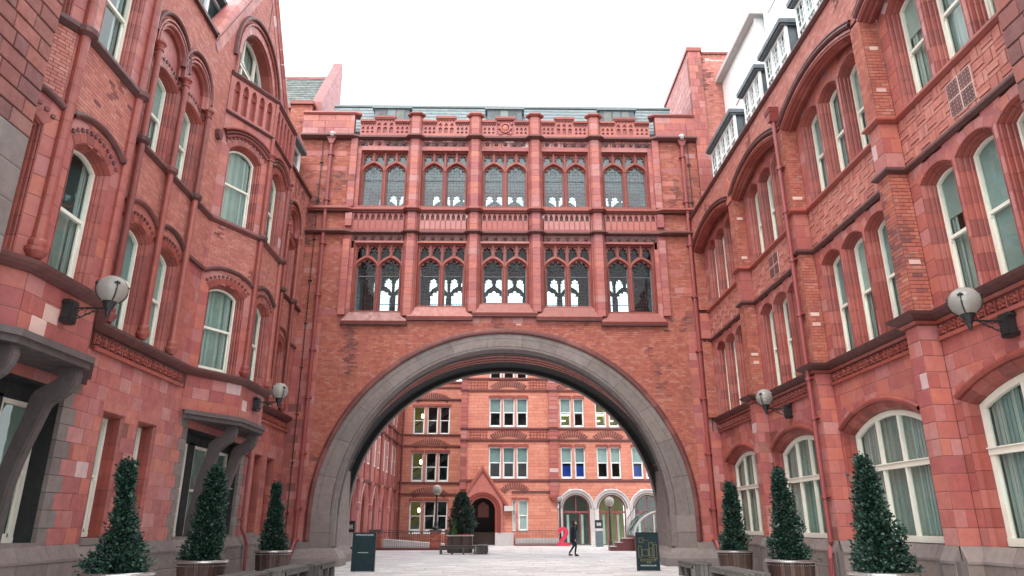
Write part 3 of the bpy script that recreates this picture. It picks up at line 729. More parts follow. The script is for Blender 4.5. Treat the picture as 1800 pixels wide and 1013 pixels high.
# interior: floors, ceilings, back wall with matching lights
it = BR.mb('interior_floor', 'nearblk'); wbox(it, -9.4, 9.3, 30.3, 34.7, 10.0, 10.35)
ce = BR.mb('interior_floor', 'nearblk'); wbox(ce, -9.4, 9.3, 30.33, 34.7, 14.2, 14.45)
wbox(BR.mb('interior_ceiling', 'pale'), -9.4, 9.3, 30.33, 34.7, 15.2, 15.3); wbox(BR.mb('interior_ceiling', 'pale'), -9.4, 9.3, 30.33, 34.7, 18.85, 19.0)
for x in (-9.3, -7.35, 7.6, 9.2): wbox(BR.mb('interior_wall', 'pale'), x, x + .1, 30.33, 34.7, 10.3, 18.9)
def cusped(uc, zs, hw, h, lobes=5, depth=.24, n=50, pw=.55, ogee=.12):
    pts = []
    for i in range(n + 1):
        t = math.pi * i / n; k = 1 - depth + depth * abs(math.sin(lobes * t)) ** pw
        c, s_ = math.cos(t), math.sin(t); og = 1 + ogee * max(0, s_) ** 12
        pts.append((uc - hw * k * c * (1 if abs(c) > .0 else 1), zs + h * k * s_ * og))
    return pts
def head(uc, zs, hw, h, n=20, ogee=.16): return [(uc - hw * math.cos(math.pi * i / n), zs + h * math.sin(math.pi * i / n) * (1 + ogee * max(0, math.sin(math.pi * i / n)) ** 14)) for i in range(n + 1)]
def tracery(parent_b, F, uc, z0, zs, ztop, d, back=False, seed=0):
    """one two-light traceried window with four small lights above; opening 2.2 wide"""
    hw = 1.1
    outer = [(uc - hw, z0), (uc - hw, ztop), (uc + hw, ztop), (uc + hw, z0)]
    A = []; Bc = []
    for s_ in (-1, 1):
        c = uc + s_ * .545
        A.append([(c + .47, z0 + .1), (c - .47, z0 + .1)] + head(c, zs, .47, .40))
        cs = cusped(c, zs - .02, .44, .40, 5, .26)
        Bc.append([(c + .43, z0 + .1), (c - .43, z0 + .1)] + [(c - .43, zs - .03)] + [q for q in cs if q[1] > zs + .01] + [(c + .43, zs - .03)])
        for k in (-1, 1):
            # small light above: bounded below by the arch
            a, b = sorted((c + k * .055, c + k * .50)); zt = ztop - .07; lo = []
            for i in range(9):
                u = a + (b - a) * i / 8; t = min(1, abs(u - c) / .54); lo.append((u, zs + .44 * math.sqrt(1 - t * t) + .1 + (.08 * (1 - t) ** 2)))
            A.append([(a, zt), (b, zt)] + lo[::-1])
            m = (a + b) / 2; inn = [(q[0] + (.03 if q[0] < m else -.03) * (1 if abs(q[0] - m) > .1 else 0), q[1] + .05) for q in lo]
            top = [(m - .17 * math.cos(math.pi * i / 24) * (.62 + .38 * abs(math.sin(3 * math.pi * i / 24)) ** .6), zt - .24 + .22 * math.sin(math.pi * i / 24) * (.62 + .38 * abs(math.sin(3 * math.pi * i / 24)) ** .6)) for i in range(25)]
            Bc.append([inn[0], (a + .035, zt - .27)] + top + [(b - .035, zt - .27)] + inn[::-1][:-1])
    t = MB()
    prism(t, F, [outer] + A, d - .10, d)
    prism(t, F, [[(q[0], q[1]) for q in outer]] + Bc, d - .17, d - .098)
    if not back:
        # rounded rolls on the light arches and mullions, splayed jambs
        for s_ in (-1, 1):
            c = uc + s_ * .545; pth = [(c - .5, z0 + .12)] + head(c, zs, .50, .43) + [(c + .5, z0 + .12)]
            sweep(t, F, pth, [(-.026, d - .01), (-.022, d + .03), (0, d + .045), (.022, d + .028), (.026, d - .02)])
        for u in (-.545, 0, .545): box(t, F, uc + u - .02, uc + u + .02, zs + (.5 if u else 0.05), ztop, d, d + .045)
        sweep(t, F, [(uc - hw - .06, z0 - .02), (uc - hw - .06, ztop + .04), (uc + hw + .06, ztop + .04), (uc + hw + .06, z0 - .02)], [(-.0, .005), (.03, -.03), (.05, d * .6), (.07, d * .7), (.075, d)])
    to = part('tracery', t, 'tcd' if not back else 'tc', BR.r)
    fr = MB(); gl = MB(); le = MB()
    for s_ in (-1, 1):
        c = uc + s_ * .545; a, b = c - .43, c + .43; zt = zs + .35
        for q in ((a, a + .035, z0 + .1, zs), (b - .035, b, z0 + .1, zs), (a, b, z0 + .1, z0 + .15), (a, b, zs - .37, zs - .335)): box(fr, F, *q, d - .215, d - .17)
        if not back:
            for k in range(1, 6): u = a + (b - a) * k / 6; box(le, F, u - .008, u + .008, z0 + .12, zs + .3, d - .21, d - .195)
            k = z0 + .28
            while k < zs + .3: box(le, F, a, b, k - .007, k + .007, d - .211, d - .196); k += .165
            # ring leading in the heads
            for (rc, rr) in ((zs - .02, .16), (zs + .12, .1)):
                for i in range(10):
                    a0, a1 = 2 * math.pi * i / 10, 2 * math.pi * (i + 1) / 10
                    strip_solid(le, F, [(c + rr * math.cos(a0), rc + rr * math.sin(a0)), (c + rr * math.cos(a1), rc + rr * math.sin(a1))], [(c + (rr + .014) * math.cos(a0), rc + (rr + .014) * math.sin(a0)), (c + (rr + .014) * math.cos(a1), rc + (rr + .014) * math.sin(a1))], d - .212, d - .195)
    box(gl, F, uc - hw + .02, uc + hw - .02, z0 + .08, ztop - .05, d - .208, d - .202)
    part('casement', fr, 'lead', BR.r, to)
    if le.v: part('leading', le, 'blk' if z0 < 14 else 'lead', BR.r, to)
    part('pane', gl, 'glassu' if z0 > 14 else 'glassb', BR.r, to)
FBK = Fr(0, 35.0, 1, 0, 0, 1)
for i, c in enumerate(CX):
    tracery(BR, FB, c, ZB[i] - .02, 12.72, 13.9, -.18); tracery(BR, FB, c, 15.72, 17.62, 18.72, -.18)
    tracery(BR, FBK, c, ZB[i] - .02, 12.72, 13.9, -.12, True); tracery(BR, FBK, c, 15.72, 17.62, 18.72, -.12, True)
# back elevation round those lights
bw = BR.mb('back_wall', 'tc')
zz = [(10.0, ZB, None), (13.9, None, 15.72), (18.72, None, 19.6)]
for i, c in enumerate(CX):
    wbox(bw, c - 1.1, c + 1.1, 34.7, 35.0, 10.0, ZB[i]); wbox(bw, c - 1.1, c + 1.1, 34.7, 35.0, 13.88, 15.72); wbox(bw, c - 1.1, c + 1.1, 34.7, 35.0, 18.7, 19.9)
for a, b in zip([-9.7] + [c + 1.1 for c in CX], [c - 1.1 for c in CX] + [9.45]): wbox(bw, a, b, 34.7, 35.0, 10.0, 19.9)
# lintel and frieze, strings, arcades, sloping sills
octp = lambda c, w_=.36, e=.22, y=30: [(c - w_, y), (c - w_ * .5, y - e), (c + w_ * .5, y - e), (c + w_, y)]
def plan(y=30, ends=True):
    p = [(XL, y - (.16 if ends else 0)), (-7.25, y - (.16 if ends else 0)), (-6.95, y)]
    for c in PX: p += octp(c, .38, .22, y)
    p += [(7.25, y), (7.55, y - (.16 if ends else 0)), (XR, y - (.16 if ends else 0))]
    return p
def bandprof(z0, z1, o): return [(-.2, z0), (.02, z0), (o, z0 + (z1 - z0) * .35), (o, z0 + (z1 - z0) * .6), (o * .6, z1), (-.2, z1)]
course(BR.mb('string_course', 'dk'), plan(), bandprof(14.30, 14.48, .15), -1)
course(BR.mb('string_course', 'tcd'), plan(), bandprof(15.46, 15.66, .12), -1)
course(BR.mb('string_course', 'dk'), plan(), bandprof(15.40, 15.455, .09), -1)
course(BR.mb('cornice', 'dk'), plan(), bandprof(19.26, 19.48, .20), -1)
for a, b in zip([-6.95] + [p + .36 for p in PX], [p - .36 for p in PX] + [7.25]):
    box(BR.mb('frieze_bed', 'dk'), FB, a, b, 18.92, 19.27, -.2, .0); rosettes(BR, FB, a, b, 19.10, .24, .42, 0, 'dk')
    box(BR.mb('frieze_bed', 'dk'), FB, a, b, 13.98, 14.31, -.2, .0); rosettes(BR, FB, a, b, 14.15, .22, .40, 0, 'dk')
    # blind arcade
    n = 9; p = (b - a) / n; outer = [(a, 14.5), (a, 15.4), (b, 15.4), (b, 14.5)]; hs = []
    for k in range(n):
        c = a + (k + .5) * p; hw = p * .36
        hs.append([(c + hw, 15.03), (c - hw, 15.03)] + [q for q in cusped(c, 15.12, hw, .24, 3, .22, 24) if q[1] > 15.13])
    m_ = MB(); prism(m_, FB, [outer] + hs, -.09, .0); ao = part('blind_arcade', m_, 'tc', BR.r); box(BR.mb('arcade_back', 'dk'), FB, a, b, 14.5, 15.4, -.3, -.09)
    m_ = MB()
    for k in range(n + 1): u = a + k * p; box(m_, FB, max(a, u - .02), min(b, u + .02), 14.62, 15.04, -.001, .022)
    box(m_, FB, a, b, 14.5, 14.6, -.001, .03); part('arcade_rib', m_, 'tcd', BR.r, ao)
for i, c in enumerate(CX):
    zb = ZB[i]; s_ = MB(); lo = {0: 10.1, 1: 10.32, 2: 10.5, 3: 10.32, 4: 10.1}[i]
    v = [FB.p(c - 1.47, lo, .22), FB.p(c + 1.47, lo, .22), FB.p(c + 1.14, zb - .06, .0), FB.p(c - 1.14, zb - .06, .0), FB.p(c - 1.47, lo - .1, .18), FB.p(c + 1.47, lo - .1, .18), FB.p(c + 1.47, lo - .13, -.05), FB.p(c - 1.47, lo - .13, -.05), FB.p(c + 1.47, lo, -.05), FB.p(c - 1.47, lo, -.05)]
    s_.add(v, [(0, 1, 2, 3), (4, 5, 1, 0), (7, 6, 5, 4), (1, 5, 6, 8), (0, 9, 7, 4), (1, 8, 2), (0, 3, 9)]); part('sloping_sill', s_, 'tcd', BR.r)
    box(BR.mb('string_course', 'dk'), FB, c - 1.475, c + 1.475, lo - .16, lo - .105, -.05, .17)
    box(BR.mb('sill', 'tcd'), FB, c - 1.16, c + 1.16, 15.67, 15.76, -.3, .05)
    box(BR.mb('lintel', 'tc'), FB, c - 1.13, c + 1.13, 18.72, 18.93, -.3, .01); box(BR.mb('lintel', 'tc'), FB, c - 1.13, c + 1.13, 13.9, 13.99, -.3, .01)
# octagonal piers between the windows, in courses
for c in PX:
    zb = 10.55 if abs(c - .15) < 2 else 10.35
    for (za, zc) in ((zb, 14.30), (14.5, 15.40), (15.68, 19.27), (19.5, 20.55)):
        n = max(1, round((zc - za) / .33)); h = (zc - za) / n
        for k in range(n):
            b_ = MB(); o_ = octp(c, .33, .20); o_ = o_ + [(c + .3, 30.2), (c - .3, 30.2)]
            z0, z1 = za + k * h + .005, za + (k + 1) * h - .005
            b_.add([(x, y, z0) for x, y in o_] + [(x, y, z1) for x, y in o_], [tuple(range(6))[::-1], tuple(range(6, 12))] + [(q, (q + 1) % 6, 6 + (q + 1) % 6, 6 + q) for q in range(6)])
            part('pier_block', b_, 'tc', BR.r)
        box(core, FB, c - .28, c + .28, za, zc, -.2, .1)
    cp_ = MB(); course(cp_, octp(c, .38, .22), [(-.4, 20.55), (.04, 20.55), (.10, 20.62), (.10, 20.68), (0, 20.76), (-.4, 20.76)], -1); part('pier_cap', cp_, 'tcd', BR.r)
# quoin strips beside the end windows
for a, b in ((-7.28, -6.97), (7.27, 7.58)):
    for z in range(27):
        zz = 10.4 + z * .33
        if zz > 19.2 or 13.9 < zz < 14.5 or 15.2 < zz < 15.66: continue
        BR.st.put('terracotta_block', 'tc', FB, a, b, zz + .005, zz + .325, -.1, .15)
# parapet with pierced merlons
for a, b in ((XL, -7.2), (7.5, XR)): masonry(BR, Fr(0, 29.86, 1, 0, 0, -1), a, b, 19.5, 20.6, kind='terracotta_block', ch=.37, bl=.8)
course(BR.mb('parapet_coping', 'tcd'), [(XL, 29.86), (-7.2, 29.86), (-6.9, 30.0)], [(-.4, 20.6), (.05, 20.6), (.09, 20.68), (.02, 20.78), (-.4, 20.78)], -1)
course(BR.mb('parapet_coping', 'tcd'), [(7.2, 30.0), (7.5, 29.86), (XR, 29.86)], [(-.4, 20.6), (.05, 20.6), (.09, 20.68), (.02, 20.78), (-.4, 20.78)], -1)
for i, (a, b) in enumerate(zip([-6.93] + [p + .32 for p in PX], [p - .32 for p in PX] + [7.23])):
    w_ = (b - a); a1, b1 = a + w_ * .30, b - w_ * .30
    box(BR.mb('parapet_base', 'tc'), FB, a, b, 19.49, 19.62, -.3, .02)
    for (p, q, zt, top) in ((a, a1, 20.2, 20.37), (a1, b1, 20.42, 20.6), (b1, b, 20.2, 20.37)):
        m_ = MB()
        if i == 2 and p == a1:
            prism(m_, FB, [[(p, 19.62), (p, zt), (q, zt), (q, 19.62)]], -.2, -.03)
            um, zm = (p + q) / 2, 20.0
            ringp = [(um + .25 * math.cos(2 * math.pi * k / 20), zm + .28 * math.sin(2 * math.pi * k / 20)) for k in range(20)]
            rp2 = [(um + .19 * math.cos(2 * math.pi * k / 20), zm + .21 * math.sin(2 * math.pi * k / 20)) for k in range(20)]
            prism(m_, FB, [ringp, rp2], -.03, .05); blob(m_, FB.p(um, zm, -.02), .17, 10, 6, (1, .5, 1.1))
            for s_ in (-1, 1):
                for k in range(3): blob(m_, FB.p(um + s_ * (.24 + .04 * k), zm - .28 + .26 * k, 0), .07, 6, 4)
                tube(m_, [FB.p(um + s_ * .1, zm - .34, .03), FB.p(um + s_ * .26, zm - .38, .03), FB.p(um + s_ * .33, zm - .3, .03)], .035, 6)
            prism(m_, FB, [[(p, 19.62), (p, zt), (p + .05, zt), (p + .05, 19.62)]], -.03, .03); prism(m_, FB, [[(q - .05, 19.62), (q - .05, zt), (q, zt), (q, 19.62)]], -.03, .03)
            o_ = part('carved_crest', m_, 'tc', BR.r, label='round shield carved in a scrolled square panel')
        else:
            hs = []; n = 3; pp = (q - p - .06) / n
            for k in range(n):
                c = p + .03 + (k + .5) * pp
                hs.append([(c + pp * .34 * math.cos(2 * math.pi * j / 24) * (.66 + .34 * abs(math.cos(1.5 * (2 * math.pi * j / 24) + .78))), zt - .27 + .11 * math.sin(2 * math.pi * j / 24) * (.66 + .34 * abs(math.sin(1.5 * (2 * math.pi * j / 24))))) for j in range(24)])
                hs.append([(c - pp * .3, 19.68), (c - pp * .3, zt - .45), (c, zt - .40), (c + pp * .3, zt - .45), (c + pp * .3, 19.68)])
                for e in (-1, 1): hs.append([(c + e * pp * .25 - .03, zt - .04), (c + e * pp * .25 + .03, zt - .04), (c + e * pp * .25, zt - .13)])
            prism(m_, FB, [[(p, 19.62), (p, zt), (q, zt), (q, 19.62)]] + hs, -.06, .0); o_ = part('pierced_panel', m_, 'tc', BR.r)
            box(BR.mb('parapet_back', 'tcd'), FB, p, q, 19.6, zt - .003, -.22, -.062)
        c_ = BR.mb('parapet_coping', 'tcd'); e = .05 if top > 20.5 else 0
        box(c_, FB, p - e, q + e, zt, zt + .06, -.3, .06); box(c_, FB, p - e, q + e, zt + .06, top, -.3, .10 if top > 20.5 else .12)
# slated lean-to roof behind the parapet, with three hipped lead dormers
rf = link('roof', None, BR.r)
rs = MB(); y0, z0_, y1, z1_ = 30.5, 20.0, 31.9, 22.35; nrow = 8
for j in range(nrow):
    t0, t1 = j / nrow, (j + 1) / nrow; ya, za = y0 + (y1 - y0) * t0, z0_ + (z1_ - z0_) * t0; yb_, zb_ = y0 + (y1 - y0) * t1 + .03, z0_ + (z1_ - z0_) * t1 + .02
    x = -8.7 + (j % 2) * .18
    while x < 8.75:
        x2 = min(x + .36 + random.uniform(-.04, .04), 8.8)
        rs.add([(x + .004, ya - .012, za + .012), (x2 - .004, ya - .012, za + .012), (x2 - .005, yb_, zb_), (x + .005, yb_, zb_), (x + .005, ya - .01, za), (x2 - .005, ya - .01, za)], [(0, 1, 2, 3), (4, 5, 1, 0)]); x = x2
org = BR.r.location
o = part('slate', rs, 'copper', BR.r, rf, stuff=True)
rb = MB(); prism(rb, Fr(-8.8, 0, 0, 1, -1, 0), [[(y0, z0_ - .3), (y0, z0_), (y1, z1_), (33.4, z1_), (33.4, z0_ - .3)]], -17.6, 0); part('roof_deck', rb, 'lead', BR.r, rf)
rr = MB(); wbox(rr, -8.8, 8.85, 31.8, 32.1, 22.32, 22.44); part('ridge', rr, 'copper', BR.r, rf)
for c in (-5.6, .12, 5.85):
    dm = MB(); wbox(dm, c - .88, c + .88, 30.95, 32.0, 20.4, 21.64); do = part('roof_dormer', dm, 'lead', BR.r)
    tp = MB(); wbox(tp, c - 1.0, c + 1.0, 30.85, 32.0, 21.64, 21.74); part('dormer_roof', tp, 'copper', BR.r, do)
    for k in range(3):
        l = MB(); wbox(l, c - .66 + k * .45, c - .66 + k * .45 + .38, 30.925, 30.955, 20.5, 21.58); part('louvre_panel', l, 'copper' if k == 1 else 'slate', BR.r, do)
# downpipes with hoppers, and the lightning cables beside them
for s_, x in ((-1, -8.22), (1, 8.72)):
    pts = [(x, 29.84, 19.2), (x, 29.84, 1.0), (x + s_ * -.02, 29.80, .95), (x - .12 if s_ < 0 else x + .1, 29.5, .15)]
    downpipe(BR, pts, .085, [(x, 29.84, z) for z in (18.4, 16.0, 13.8, 11.3, 8.8, 6.7, 4.4, 2.2, .98)], (x, 29.9, 18.95))
    cb = MB(); xc = x + (-.42 if s_ < 0 else .3); tube(cb, [(xc, 29.90, 20.4), (xc - s_ * .05, 29.70, 19.4), (xc, 29.93, 19.1), (xc, 29.93, 10), (xc, 29.93, .1)], .018, 6)
    for z in range(2, 19, 2): wbox(cb, xc - .08, xc + .08, 29.9, 29.98, z, z + .03)
    part('cable', cb, 'blk', BR.r)
    hh = MB(); blob(hh, (x - s_ * .02 + .02, 29.72, 19.42), .16, 6, 4); part('lead_flashing', hh, 'grl', BR.r)
BR.flush(300)

# ================================================================== RIGHT WING
RW = Bldg('brick_wing', (9.3, 20, 0), 'long red terracotta wing on the right with three-light sash bays between brick pilasters')
FRW = Fr(9.3, 0, 0, 1, -1, 0)                       # recessed bay wall, u = y, d towards the court
FP = FRW.shift(.45)                                 # pilaster and parapet face
PIL = [(14.22, 14.68), (19.27, 19.70), (24.32, 24.76)]
BAYS = [(9.60, 14.22), (14.68, 19.27), (19.70, 24.32), (24.76, 29.85)]
def win_triplet(b): e = b - .30; return [(e - 1.26 * (k + 1) + .05, e - 1.26 * k - .05) for k in (2, 1, 0)]
gspec = []
for bi, (a, b) in enumerate(BAYS):
    last = bi == 3
    trip = win_triplet(b - (.2 if last else 0))
    gw = (b - 4.45 if not last else b - 4.1, b - .12 if not last else b - .65)      # ground floor arch
    if bi == 0: gw = (9.85, 13.98)
    if bi == 1: gw = (15.35, 19.1)
    if bi == 2: gw = (20.45, 24.18)
    if bi == 3: gw = (25.6, 29.25)
    gspec.append(gw)
    # ground storey
    masonry(RW, FRW, a, b, 1.18, 5.28, [hole_arch(gw[0], gw[1], 1.18, 3.98, .46, .2)], ch=.35, bl=.62)
    spandrel(RW, FRW, gw[0], gw[1], 3.98, .46, .2, 4.72)
    ring(RW, FRW, gw[0], gw[1], 3.98, .46, .26, -.3, .006, n=13, name='arch_voussoir')
    sweep(RW.mb('arch_label', 'tcd'), FRW, seg_arc(gw[0], gw[1], 3.98, .46, 20), [(.0, .0), (.01, .08), (-.03, .12), (-.08, .12), (-.12, .06), (-.14, .0)], seg=.5)
    sweep(RW.mb('window_surround', 'tcd'), FRW, opening_path(gw[0], gw[1], 1.18, 3.98, .46, 20), [(0, .006), (.02, .006), (.10, -.06), (.16, -.09), (.20, -.24), (.20, -.4)], seg=.36)
    window(RW, FRW, gw[0] + .2, gw[1] - .2, 1.2, 3.84, .40, -.22, fw=.13, muls=(.36, .66) if bi != 3 else (.36, .66), transom=2.92, thin=.055, blind=0, depth=1.6, name='arched_window', net=True)
    # first floor
    masonry(RW, FRW, a, b, 5.9, 9.2, [hole_arch(p, q, 5.9, 8.74, .22, .12) for p, q in trip], ch=.37, bl=.55)
    for p, q in trip:
        spandrel(RW, FRW, p, q, 8.74, .22, .049, 9.15)
        ring(RW, FRW, p, q, 8.74, .22, .2, -.1, .005 + .003 * (trip.index((p, q)) % 2), n=5)
        moulded_window(RW, FRW, p, q, 5.88, 8.74, .22, ja=.70, jb=.9)
    basket(RW, FRW, a, b, 9.36, 10.52, mat='bkp')
    # top floor with the great relieving arch in front
    masonry(RW, FRW, a, b, 10.68, 14.7, [hole_arch(p, q, 10.68, 13.35, .22, .12) for p, q in trip], ch=.37, bl=.55)
    for p, q in trip:
        spandrel(RW, FRW, p, q, 13.35, .22, .049, 13.8)
        ring(RW, FRW, p, q, 13.35, .22, .2, -.1, .005 + .003 * (trip.index((p, q)) % 2), n=5)
        moulded_window(RW, FRW, p, q, 10.66, 13.35, .22, ja=.70, jb=.9)
    # arch carrying the parapet wall flush with the pilasters
    ax0, ax1 = a - .02, b + .02; zs, rise = 13.42, .55
    ap = seg_arc(ax0, ax1, zs, rise, 24)
    topp = MB(); strip_solid(topp, FRW, ap, [(q[0], 13.95 + .35) for q in ap], .04, .44); part('relieving_arch', topp, 'tcd', RW.r)
    sweep(RW.mb('arch_order', 'tcd'), FRW, ap, [(.0, .1), (.05, .12), (.07, .2), (.04, .24), (.04, .32), (.0, .36), (-.02, .44), (-.06, .47), (-.12, .47), (-.14, .44)], seg=.42)
    sweep(RW.mb('hood_mould', 'dk'), FRW, seg_arc(ax0 - .05, ax1 + .05, zs + .16, rise, 24), [(0, .44), (.0, .50), (-.05, .54), (-.09, .54), (-.11, .5), (-.13, .50), (-.15, .53), (-.18, .53), (-.19, .44)])
    for (p, q) in ((a, a + .3),): pass
def parapet_hole(a_, b_):
    return [hole_arch(a - .02, b + .02, 13.0, 13.42, .55, .22) for a, b in BAYS]
masonry(RW, FP, 9.3, 30.0, 13.42, 15.05, parapet_hole(0, 0), kind='brick', mat='bkp', ch=.088, bl=.235, gap=.009, rec=.007, thick=.4, jit=.05)
course(RW.mb('parapet_coping', 'dk'), [(8.85, 9.3), (8.85, 30.0)], [(-.5, 15.05), (.05, 15.05), (.11, 15.12), (.11, 15.17), (.0, 15.24), (-.5, 15.24)], 1)
# pilasters
for pi, (a, b) in enumerate(PIL + [(29.85, 30.0)]):
    for (z0, z1) in ((1.18, 5.28), (5.9, 9.2), (9.36, 10.52), (10.68, 13.42)):
        kind, mat, ch, bl = ('brick', 'bk', .088, .235) if z0 > 5.5 and z0 != 9.36 else ('terracotta_block', 'tc', .35, .5)
        masonry(RW, FP, a, b, z0, z1, kind=kind, mat=mat, ch=ch, bl=bl, gap=.010, rec=.007, thick=.02, jit=.05, bond=.5)
        Fs = Fr(0, a, 1, 0, 0, -1)
        masonry(RW, Fs, 8.862, 9.3, z0, z1, kind=kind, mat=mat, ch=ch, bl=bl, gap=.010, rec=.007, thick=.3, jit=.05)
    if pi < 3:
        for z in (7.0, 7.3, 11.0, 11.4, 12.6):
            RW.st.put('terracotta_block', 'pt' if random.random() < .6 else 'tc', Fs, 8.9 + random.random() * .1, 9.2, z, z + .1, -.02, .006)
def wallplan(out=0):
    p = [(9.3, 9.3)]
    for a, b in PIL: p += [(9.3, a), (8.85, a), (8.85, b), (9.3, b)]
    return p + [(9.3, 30.0)]
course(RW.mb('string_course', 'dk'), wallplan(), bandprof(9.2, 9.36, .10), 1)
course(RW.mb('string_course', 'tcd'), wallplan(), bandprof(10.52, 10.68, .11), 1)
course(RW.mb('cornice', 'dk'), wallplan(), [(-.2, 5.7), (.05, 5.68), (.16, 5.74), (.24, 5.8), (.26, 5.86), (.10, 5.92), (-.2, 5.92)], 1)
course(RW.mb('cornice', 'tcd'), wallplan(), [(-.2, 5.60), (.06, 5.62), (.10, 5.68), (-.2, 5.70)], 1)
for a, b in BAYS:
    box(RW.mb('frieze_bed', 'dk'), FRW, a, b, 5.34, 5.62, -.2, -.0); rosettes(RW, FRW, a, b, 5.47, .22, .30, .0, 'tcd')
    box(RW.mb('string_course', 'tcd'), FRW, a, b, 5.26, 5.34, -.2, .07)
for a, b in PIL: box(RW.mb('wall', 'mor'), FRW, a, b, 5.28, 5.62, -.2, .44); RW.st.put('terracotta_block', 'tc', FP, a, b, 5.285, 5.6, -.03, .002); RW.st.put('terracotta_block', 'tc', Fr(0, a, 1, 0, 0, -1), 8.86, 9.29, 5.285, 5.6, -.03, .002)
# granite plinth with weathered top
def plinth(B, pts, side, z=.92, out=.14, ch=.46):
    course(B.mb('plinth', 'morg'), pts, [(-.3, 0), (out - .012, 0), (out - .012, z), (-.3, z)], side)
    for i in range(len(pts) - 1):
        (x0, y0), (x1, y1) = pts[i], pts[i + 1]; L = math.hypot(x1 - x0, y1 - y0)
        if L < .05: continue
        ux, uy = (x1 - x0) / L, (y1 - y0) / L; nx, ny = -uy * side, ux * side; F = Fr(x0, y0, ux, uy, nx, ny)
        n = max(1, round(L / .95)); ext0 = out if 0 < i and True else 0
        for r_ in range(2):
            for k in range(n):
                a, b = L * k / n, L * (k + 1) / n
                B.st.put('granite_block', 'gr', F, a + .006, b - .006, r_ * z / 2 + .005, (r_ + 1) * z / 2 - .005, out - .04, out)
        for k in range(n):
            a, b = L * k / n + .005, L * (k + 1) / n - .005; m = B.mb('plinth_weathering', 'gr')
            m.add([F.p(a, z, out + .02), F.p(b, z, out + .02), F.p(b, z + .27, 0.01), F.p(a, z + .27, 0.01), F.p(a, z - .05, out + .02), F.p(b, z - .05, out + .02), F.p(a, z - .05, 0), F.p(b, z - .05, 0)], [(0, 1, 2, 3), (4, 5, 1, 0), (0, 3, 6, 4), (1, 5, 7, 2), (6, 7, 5, 4)])
plinth(RW, wallplan(), 1)
# carcass behind the skin
for (p, q, z0, z1) in ((9.3, 30, 0, 1.18), (9.3, 30, 9.2, 10.68), (9.3, 30, 5.28, 5.9)): wbox(RW.mb('wall', 'mor'), 9.6, 9.7, p, q, z0, z1)
wbox(RW.mb('wall', 'mor'), 11.3, 12.3, 3, 30.2, 0, 15.0)
# square vents of pierced dark tiles in the basket-weave panels
for (a, z, s_) in ((11.62, 9.5, .78), (21.78, 9.55, .8)):
    v = MB(); n_ = 2
    for i in range(2):
        for j in range(2):
            u0, z0 = a + i * s_ / 2, z + j * s_ / 2; t_ = MB(); ins = .025; hs = []
            for p in range(4):
                for q in range(4):
                    uc, zc = u0 + .06 + p * (s_ / 2 - .12) / 3, z0 + .06 + q * (s_ / 2 - .12) / 3; hs.append([(uc + .022 * math.cos(k * 1.0472), zc + .022 * math.sin(k * 1.0472)) for k in range(6)])
            prism(t_, FRW, [[(u0 + ins, z0 + ins), (u0 + ins, z0 + s_ / 2 - ins), (u0 + s_ / 2 - ins, z0 + s_ / 2 - ins), (u0 + s_ / 2 - ins, z0 + ins)]] + hs, .0, .03); part('vent_tile', t_, 'dk', RW.r)
    box(RW.mb('vent_frame', 'pt'), FRW, a, a + s_, z, z + s_, -.02, .022)
# pipe on the middle pilaster
downpipe(RW, [(8.73, 19.5, 14.0), (8.73, 19.5, 1.15), (8.70, 19.5, 1.0), (8.62, 19.4, .75), (8.60, 19.4, .1)], .065, [(8.73, 19.5, z) for z in (12.2, 10.7, 9.1, 7.4, 5.5, 4.4, 2.3)], (8.73, 19.5, 13.85), (-1, 0))
c_ = MB(); prism(c_, FP, [[(24.3, 13.4), (24.3, 14.15), (24.54, 14.45), (24.78, 14.15), (24.78, 13.4)]], 0, .05); part('pilaster_cap', c_, 'tc', RW.r)
RW.flush(300)

